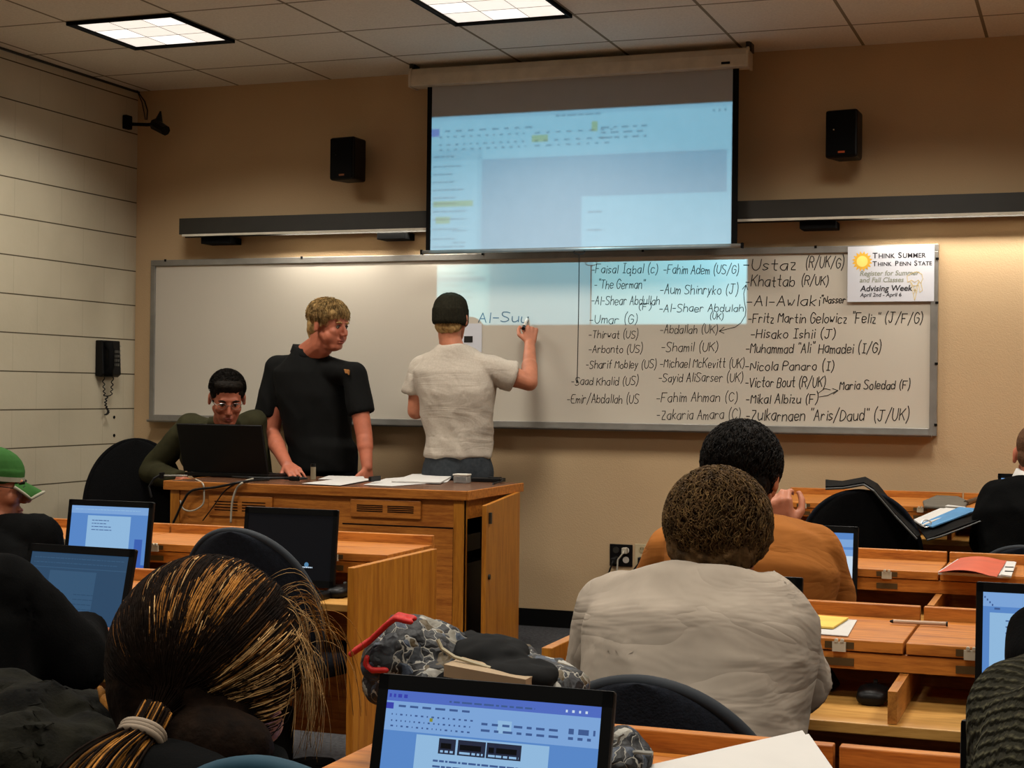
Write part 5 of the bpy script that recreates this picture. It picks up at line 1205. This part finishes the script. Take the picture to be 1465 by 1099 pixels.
man_bald()

# --- the man with the green cap
def man_cap():
    hc = P(-10, 697, Y=4.12); d = (.84, .52, -.1); f = V((.35, .9, 0))
    t, Mh = seated('person in a green cap and dark jacket at the left edge, in profile', hc, d, 1.0, f, P(-12, 752, Y=4.1), P(0, 800, Y=4.08), V((P(-5, 800, Y=4.06).x, 4.06, .53)),
        P(-75, 790, Y=4.2), P(-85, 850, Y=4.3), P(-20, 840, Y=4.45), P(48, 775, Y=4.08), P(75, 850, Y=4.2), P(40, 830, Y=4.4), SKINT, DARKJ, 'jacket', 2, (.19, .125), post=sockets, vox=.005, amp=.012, slr=(.075, .07, .05))
    GREEN = mat('green_cap', '2c5424', .85, .1, var=.12, bump=.1); GREYB = mat('grey_cap_brim', '8d8a78', .8, .1)
    q = MB(); q.M = Mh; q.ball((0, -.012, .052), (.084, .104, .078)); q.torso((1, 0, 0), [((0, -.012, .03), .085, .104), ((0, -.012, .06), .084, .104)]); q.M = None; cp = obj('cap', q, GREEN, t, smooth=True, mesh=remesh(q, .005, 3))
    q = MB(); q.M = Mh; R_ = []
    for j in range(7):
        v = j/6; R_.append([V((.072*u*(1-.25*v*v), .07+.085*v*math.cos(u*.9), .034-.026*v-.022*u*u-.008*v*v)) for u in [(-1+k/5) for k in range(11)]])
    vs = [p for r_ in R_ for p in r_]; n0 = len(vs); q.add(vs+[p+V((0, 0, -.004)) for p in vs], [(j*11+k, j*11+k+1, (j+1)*11+k+1, (j+1)*11+k) for j in range(6) for k in range(10)]+[(n0+j*11+k, n0+(j+1)*11+k, n0+(j+1)*11+k+1, n0+j*11+k+1) for j in range(6) for k in range(10)]+[(6*11+k, 6*11+k+1, n0+66+k+1, n0+66+k) for k in range(10)]+[(j*11, (j+1)*11, n0+(j+1)*11, n0+j*11) for j in range(6)]+[(j*11+10, n0+j*11+10, n0+(j+1)*11+10, (j+1)*11+10) for j in range(6)]); br_ = obj('brim', q, GREEN, cp, smooth=True); q = MB(); q.M = Mh; q.tube([R_[j][0] for j in range(7)]+R_[6][1:10]+[R_[j][10] for j in range(6, -1, -1)], .005, 6); obj('brim_edge', q, GREYB, cp, smooth=True)
    q = MB(); q.M = Mh; q.torso((1, 0, 0), [((0, -.012, .026), .0865, .1055), ((0, -.012, .040), .0865, .1055)]); obj('cap_band', q, GREYB, cp)
    q = MB(); q.M = Mh; q.ball((0, -.045, -.005), (.075, .06, .05)); 
    for s in (-1, 1): q.cap((s*.074, .01, .03), (s*.076, .008, -.02), .01, .005)
    q.M = None; obj('hair', q, H_DARK, t, smooth=True, mesh=remesh(q, .005, 2)); face(t, Mh, H_DARK, BLACKP)
man_cap()

# --- the dark-jacketed person at the left edge, nearer
def man_dark():
    hc = P(-130, 690, Y=2.86); f = V((.25, 1, 0))
    t, Mh = seated('person in a dark jacket leaning in from the left edge, head out of the photo', hc, (.3, 1, -.2), 1.0, f, P(-100, 772, Y=2.82), P(-80, 880, Y=2.76), V((P(-60, 900, Y=2.7).x, 2.7, .53)),
        P(-190, 830, Y=2.9), P(-200, 930, Y=3.0), P(-120, 900, Y=3.15), P(4, 848, Y=2.76), P(100, 946, Y=2.86), P(120, 905, Y=3.08), SKINT, DARKJ, 'jacket', 2, (.21, .135), amp=.012, vox=.008, slr=(.078, .076, .055))
    q = MB(); q.M = Mh; q.ball((0, -.018, .042), (.083, .102, .084)); q.ball((0, -.05, -.01), (.074, .06, .065)); q.M = None; obj('hair', q, H_DARK, t, smooth=True, mesh=remesh(q, .008, 2))
man_dark()
# coat over the chair at lower left
ct = thing('coat', 'dark olive coat heaped at the lower left corner', 'coat', P(60, 1090, Y=1.9))
q = MB()
for x, y, Y, r in ((-20, 1010, 1.95, (.11, .08, .05)), (40, 1045, 1.9, (.07, .08, .06)), (115, 1040, 1.95, (.05, .06, .045)), (90, 1090, 1.85, (.1, .08, .06)), (10, 1110, 1.8, (.13, .1, .08)), (130, 1000, 2.0, (.025, .05, .012))): q.ball(P(x, y, Y=Y), r)
q.ball(P(60, 1180, Y=1.85), (.2, .15, .12)); cloth(ct, 'cloth', q, CAMO, .009, .018, 12)

# --- the woman with the ponytail
def woman():
    hc = P(304, 980, Y=1.55); fd = V((.0, .9, -.42)); f = V((.12, 1, 0))
    t, Mh = seated('person with highlighted brown hair in a low ponytail, back to the camera', hc, fd, 1.0, f, P(285, 1135, Y=1.42), P(290, 1260, Y=1.34), V((P(270, 1200, Y=1.3).x, 1.3, .48)),
        P(170, 1255, Y=1.40), P(150, 1390, Y=1.5), P(190, 1330, Y=1.7), P(395, 1255, Y=1.38), P(410, 1370, Y=1.48), P(380, 1310, Y=1.7), SKINT, DARKJ, 'sweater', 2, (.165, .105), vox=.005, amp=.006)
    q = MB(); q.M = Mh; q.ball((0, -.02, .038), (.098, .112, .092)); q.ball((0, -.047, -.02), (.09, .082, .075)); q.ball((0, -.06, -.066), (.06, .055, .055)); q.ball((0, -.068, -.1), (.05, .045, .045)); q.M = None; q.ball(P(302, 1072, Y=1.435), (.068, .05, .045))
    q.M = None; cap_ = obj('hair', q, H_WOM, t, smooth=True, mesh=remesh(q, .005, 3, wrinkle(.0025, 30, (1, 1, .3))))
    tie = P(205, 1052, Y=1.365); rr = random.Random(2); Mi = Mh.inverted(); tl_ = Mi @ tie
    ls = []; C0 = V((0, -.022, .022)); rad = V((.102, .118, .112))
    def surf(d, lift): return V((C0.x+d.x*(rad.x+lift), C0.y+d.y*(rad.y+lift), C0.z+d.z*(rad.z+lift)))
    dt = V(((tl_.x-C0.x)/rad.x, (tl_.y-C0.y)/rad.y, (tl_.z-C0.z)/rad.z)).normalized()
    for i in range(6800):
        d = V((rr.gauss(0, 1), rr.gauss(-.1, .9), rr.gauss(.25, .8))).normalized()
        if d.y > .8 or d.z < -.93 or d.dot(dt) > .95 or (d.y > .3 and d.z < .35): continue
        lift = rr.uniform(.001, .0055); ang = d.angle(dt); pts = []; N_ = 10
        ax = d.cross(dt).normalized(); wob = rr.uniform(-.05, .05); end = rr.uniform(.7, .97)
        for k in range(N_+1):
            u = k/N_*end; dd_ = (M4.Rotation(ang*u, 3, ax) @ d); dd_ = (dd_+ax*wob*math.sin(u*math.pi)).normalized()
            pts.append(Mh @ surf(dd_, lift*(1-.4*u)))
        if end > .9: pts.append(Mh @ tl_.lerp(surf(dt, 0), .2))
        # highlights lie in streaks between crown and tie; undersides stay dark
        st = noise.noise(V((d.x*5.5+3, d.y*1.2, d.z*1.2)))*.8+noise.noise(V((d.x*17, d.y*2+5, d.z*2)))*.45
        n2 = noise.noise(V((d.x*13+7, d.y*2, d.z*2))); kind = 1 if n2 > 0 else (2 if n2 < -.25 else 3); side = d.x > .86 and d.y < .5; mi = []; ok = rr.random()
        cen = V((.12, -.78, .62)).normalized()
        for k in range(len(pts)-1):
            dd_ = M4.Rotation(ang*k/N_*end, 3, ax) @ d
            g = st+.12-1.1*max(0, dd_.angle(cen)-.5)
            if side: mi.append(2 if ok < .4 else (3 if ok < .65 else 0))
            else: mi.append(kind if g > .26 and ok > .15 else (3 if g > .10 and ok > .5 else 0))
        ls.append((pts, mi))
    HM_ = [H_WOM, H_GOLD, H_HONEY, hairmat('hair_caramel', '6a4218')]
    strands(cap_, 'strands', ls, HM_, .0008)
    # loose hair hanging on the right
    ls = []
    for i in range(110):
        d = V((rr.uniform(.62, 1.0), rr.uniform(-.1, .55), rr.uniform(.05, .75))).normalized(); w0 = Mh @ surf(d, .002); pts = [w0]
        sag = rr.uniform(.03, .12); out_ = rr.uniform(.004, .030); fwd_ = rr.uniform(-.02, .03); cu = rr.uniform(-.03, .012)
        for k in range(1, 11):
            u = k/10; pts.append(w0+V((out_*math.sin(u*1.9)+cu*u*u, fwd_*u, -sag*u**1.3+.006*math.sin(u*3))))
        ls.append((pts, rr.choice((2, 2, 2, 2, 3))))
    for i in range(40):
        d = V((rr.uniform(.3, .95), rr.uniform(-.1, .6), rr.uniform(.3, .95))).normalized(); w0 = Mh @ surf(d, .002); pts = [w0]; a = rr.uniform(.015, .075); dr_ = rr.uniform(.04, .12)
        for k in range(1, 11): u = k/10; pts.append(w0+V((a*math.sin(u*1.5), .03*u, .02*math.sin(u*3)-dr_*u*u)))
        ls.append((pts, rr.choice((2, 1, 3))))
    strands(cap_, 'loose_hair', ls, HM_, .0004)
    # ponytail
    q = MB(); cb = P(312, 1128, Y=1.44); q.loft([[cb+V((math.cos(a)*r_, math.sin(a)*r_, z)) for a in [k*math.pi/12 for k in range(24)]] for r_, z in ((.062, .03), (.07, .036), (.09, -.02), (.085, -.06))]); obj('collar', q, DARKJ, t, smooth=True)
    ls = []; dirp = (P(165, 1130, Y=1.315)-tie).normalized()
    for i in range(420):
        a = rr.uniform(0, 6.28); r_ = rr.uniform(0, .017); t1 = dirp.orthogonal().normalized(); t2 = dirp.cross(t1); o = t1*math.cos(a)*r_+t2*math.sin(a)*r_; pts = []
        fl = rr.uniform(1.2, 3.2)
        for k in range(-2, 11): u = k/10; g = 1+fl*max(0, u)*(1-.3*u); pts.append(tie+dirp*u*.16+o*g+V((0, -.02*math.sin(max(0, u)*3), .025*math.sin(max(0, u)*2.6)*(1 if i % 2 else .2))))
        ls.append((pts, 1 if rr.random() < .42 else 0))
    strands(t, 'ponytail', ls, [H_WOM, H_GOLD], .0015)
    q = MB(); t1 = dirp.orthogonal().normalized(); t2 = dirp.cross(t1)
    for j in range(3): q.tube([tie+dirp*(.004*j-.002)+(t1*math.cos(a)+t2*math.sin(a))*(.0215+.001*math.sin(3*a)) for a in [k*math.pi/14 for k in range(29)]], .0038, 8)
    obj('hair_tie', q, mat('beige_hair_tie', '8a7a68', .7), t, smooth=True)
    q = MB(); pts = []
    for k in range(17): a = -.2+k*.11; pts.append(Mh @ surf(V((math.sin(a), .48, math.cos(a))).normalized(), .0035))
    q.tube(pts, .002, 6); obj('hair_band', q, mat('pale_band', 'b9b3aa', .4), t)
    o = MB(); o.cap(P(196, 1034, Y=1.44), P(150, 1000, Y=1.47), .012, .006); o.cap(P(150, 1000, Y=1.47), P(143, 985, Y=1.48), .006, .003); obj('hair_lock', o, H_GOLD, t, smooth=True)
woman()

# --- the knitted sweater at lower right, and the dark-clothed person beyond
def knit_mat():
    t = NT('chunky_knit'); v = t.objco((1, 1, 1)); b = t.b
    wv = t.n('TexWave'); wv.inputs['Scale'].default_value = 44; wv.inputs['Distortion'].default_value = 2.2; wv.inputs['Detail'].default_value = 2; wv.inputs['Detail Scale'].default_value = 3; wv.bands_direction = 'DIAGONAL'; t.l(v, wv.inputs[0])
    vo = t.n('TexVoronoi'); vo.inputs['Scale'].default_value = 130; t.l(v, vo.inputs[0])
    h = t.math('SUBTRACT', wv.outputs['Fac'], t.math('MULTIPLY', vo.outputs['Distance'], 1.1)); t.l(t.ramp(h, [(.0, '2a281e'), (.9, '57533f')]), b.inputs['Base Color']); t.bump(h, .55, .01); b.inputs['Roughness'].default_value = .95; b.inputs['Specular IOR Level'].default_value = .1
    return t.m
def man_knit():
    hc = P(1660, 890, Y=1.42); f = V((0, 1, 0))
    t, Mh = seated('person in a chunky dark knitted sweater at the lower right corner', hc, (0, 1, -.1), 1.0, f, P(1690, 985, Y=1.4), P(1680, 1110, Y=1.36), V((P(1630, 1150, Y=1.3).x, 1.3, .5)),
        P(1512, 1048, Y=1.40), P(1478, 1190, Y=1.46), P(1500, 1170, Y=1.64), P(1780, 1040, Y=1.40), P(1810, 1180, Y=1.46), P(1760, 1160, Y=1.64), SKIN, knit_mat(), 'knitted_sweater', 2, (.13, .11), vox=.008, amp=.006, sc=14, slr=(.066, .062, .05))
    q = MB(); q.M = Mh; q.ball((0, -.018, .042), (.083, .102, .084)); q.M = None; obj('hair', q, H_DARK, t, smooth=True, mesh=remesh(q, .008, 2))
man_knit()
def man_far():
    hc = P(1618, 800, Y=2.92); f = V((0, 1, 0))
    t, Mh = seated('person in dark clothes in front of the bright blue laptop at the right edge', hc, (0, 1, -.1), 1.0, f, P(1613, 870, Y=2.9), P(1608, 950, Y=2.84), V((P(1608, 970, Y=2.8).x, 2.8, .53)),
        P(1560, 985, Y=2.9), P(1540, 1060, Y=2.95), P(1548, 990, Y=3.1), P(1688, 915, Y=2.9), P(1708, 1000, Y=2.95), P(1678, 990, Y=3.1), SKIN, DARKJ, 'jacket', 2, (.17, .12), vox=.009, slr=(.062, .056, .046))
    q = MB(); q.M = Mh; q.ball((0, -.018, .042), (.083, .102, .084)); q.M = None; obj('hair', q, H_DARK, t, smooth=True, mesh=remesh(q, .008, 2))
man_far()

# --- chairs under the other seated people
for x, y, rz, lab in ((P(1075, 830, Y=4.05).x, 4.07, 0, 'low-backed chair under the person in the rust-orange T-shirt'), (P(1475, 760, Y=6.6).x, 6.62, R(-5), 'low-backed chair under the shaven-headed person'), (P(-5, 800, Y=4.06).x, 4.06, R(-20), 'low-backed chair under the person in the green cap'),
    (P(-60, 900, Y=2.7).x, 2.7, R(-12), 'low-backed chair under the dark-jacketed person at the left edge'), (P(1630, 1150, Y=1.3).x, 1.3, 0, 'low-backed chair under the person in the knitted sweater'), (P(1608, 970, Y=2.8).x, 2.8, 0, 'low-backed chair under the person at the bright blue laptop'), (P(325, 571, Y=7.12).x+.02, 7.62, R(150), 'low-backed chair under the person bent over the black laptop')):
    chair(x, y, rz, .68, lab, hw=.2, h=.3)
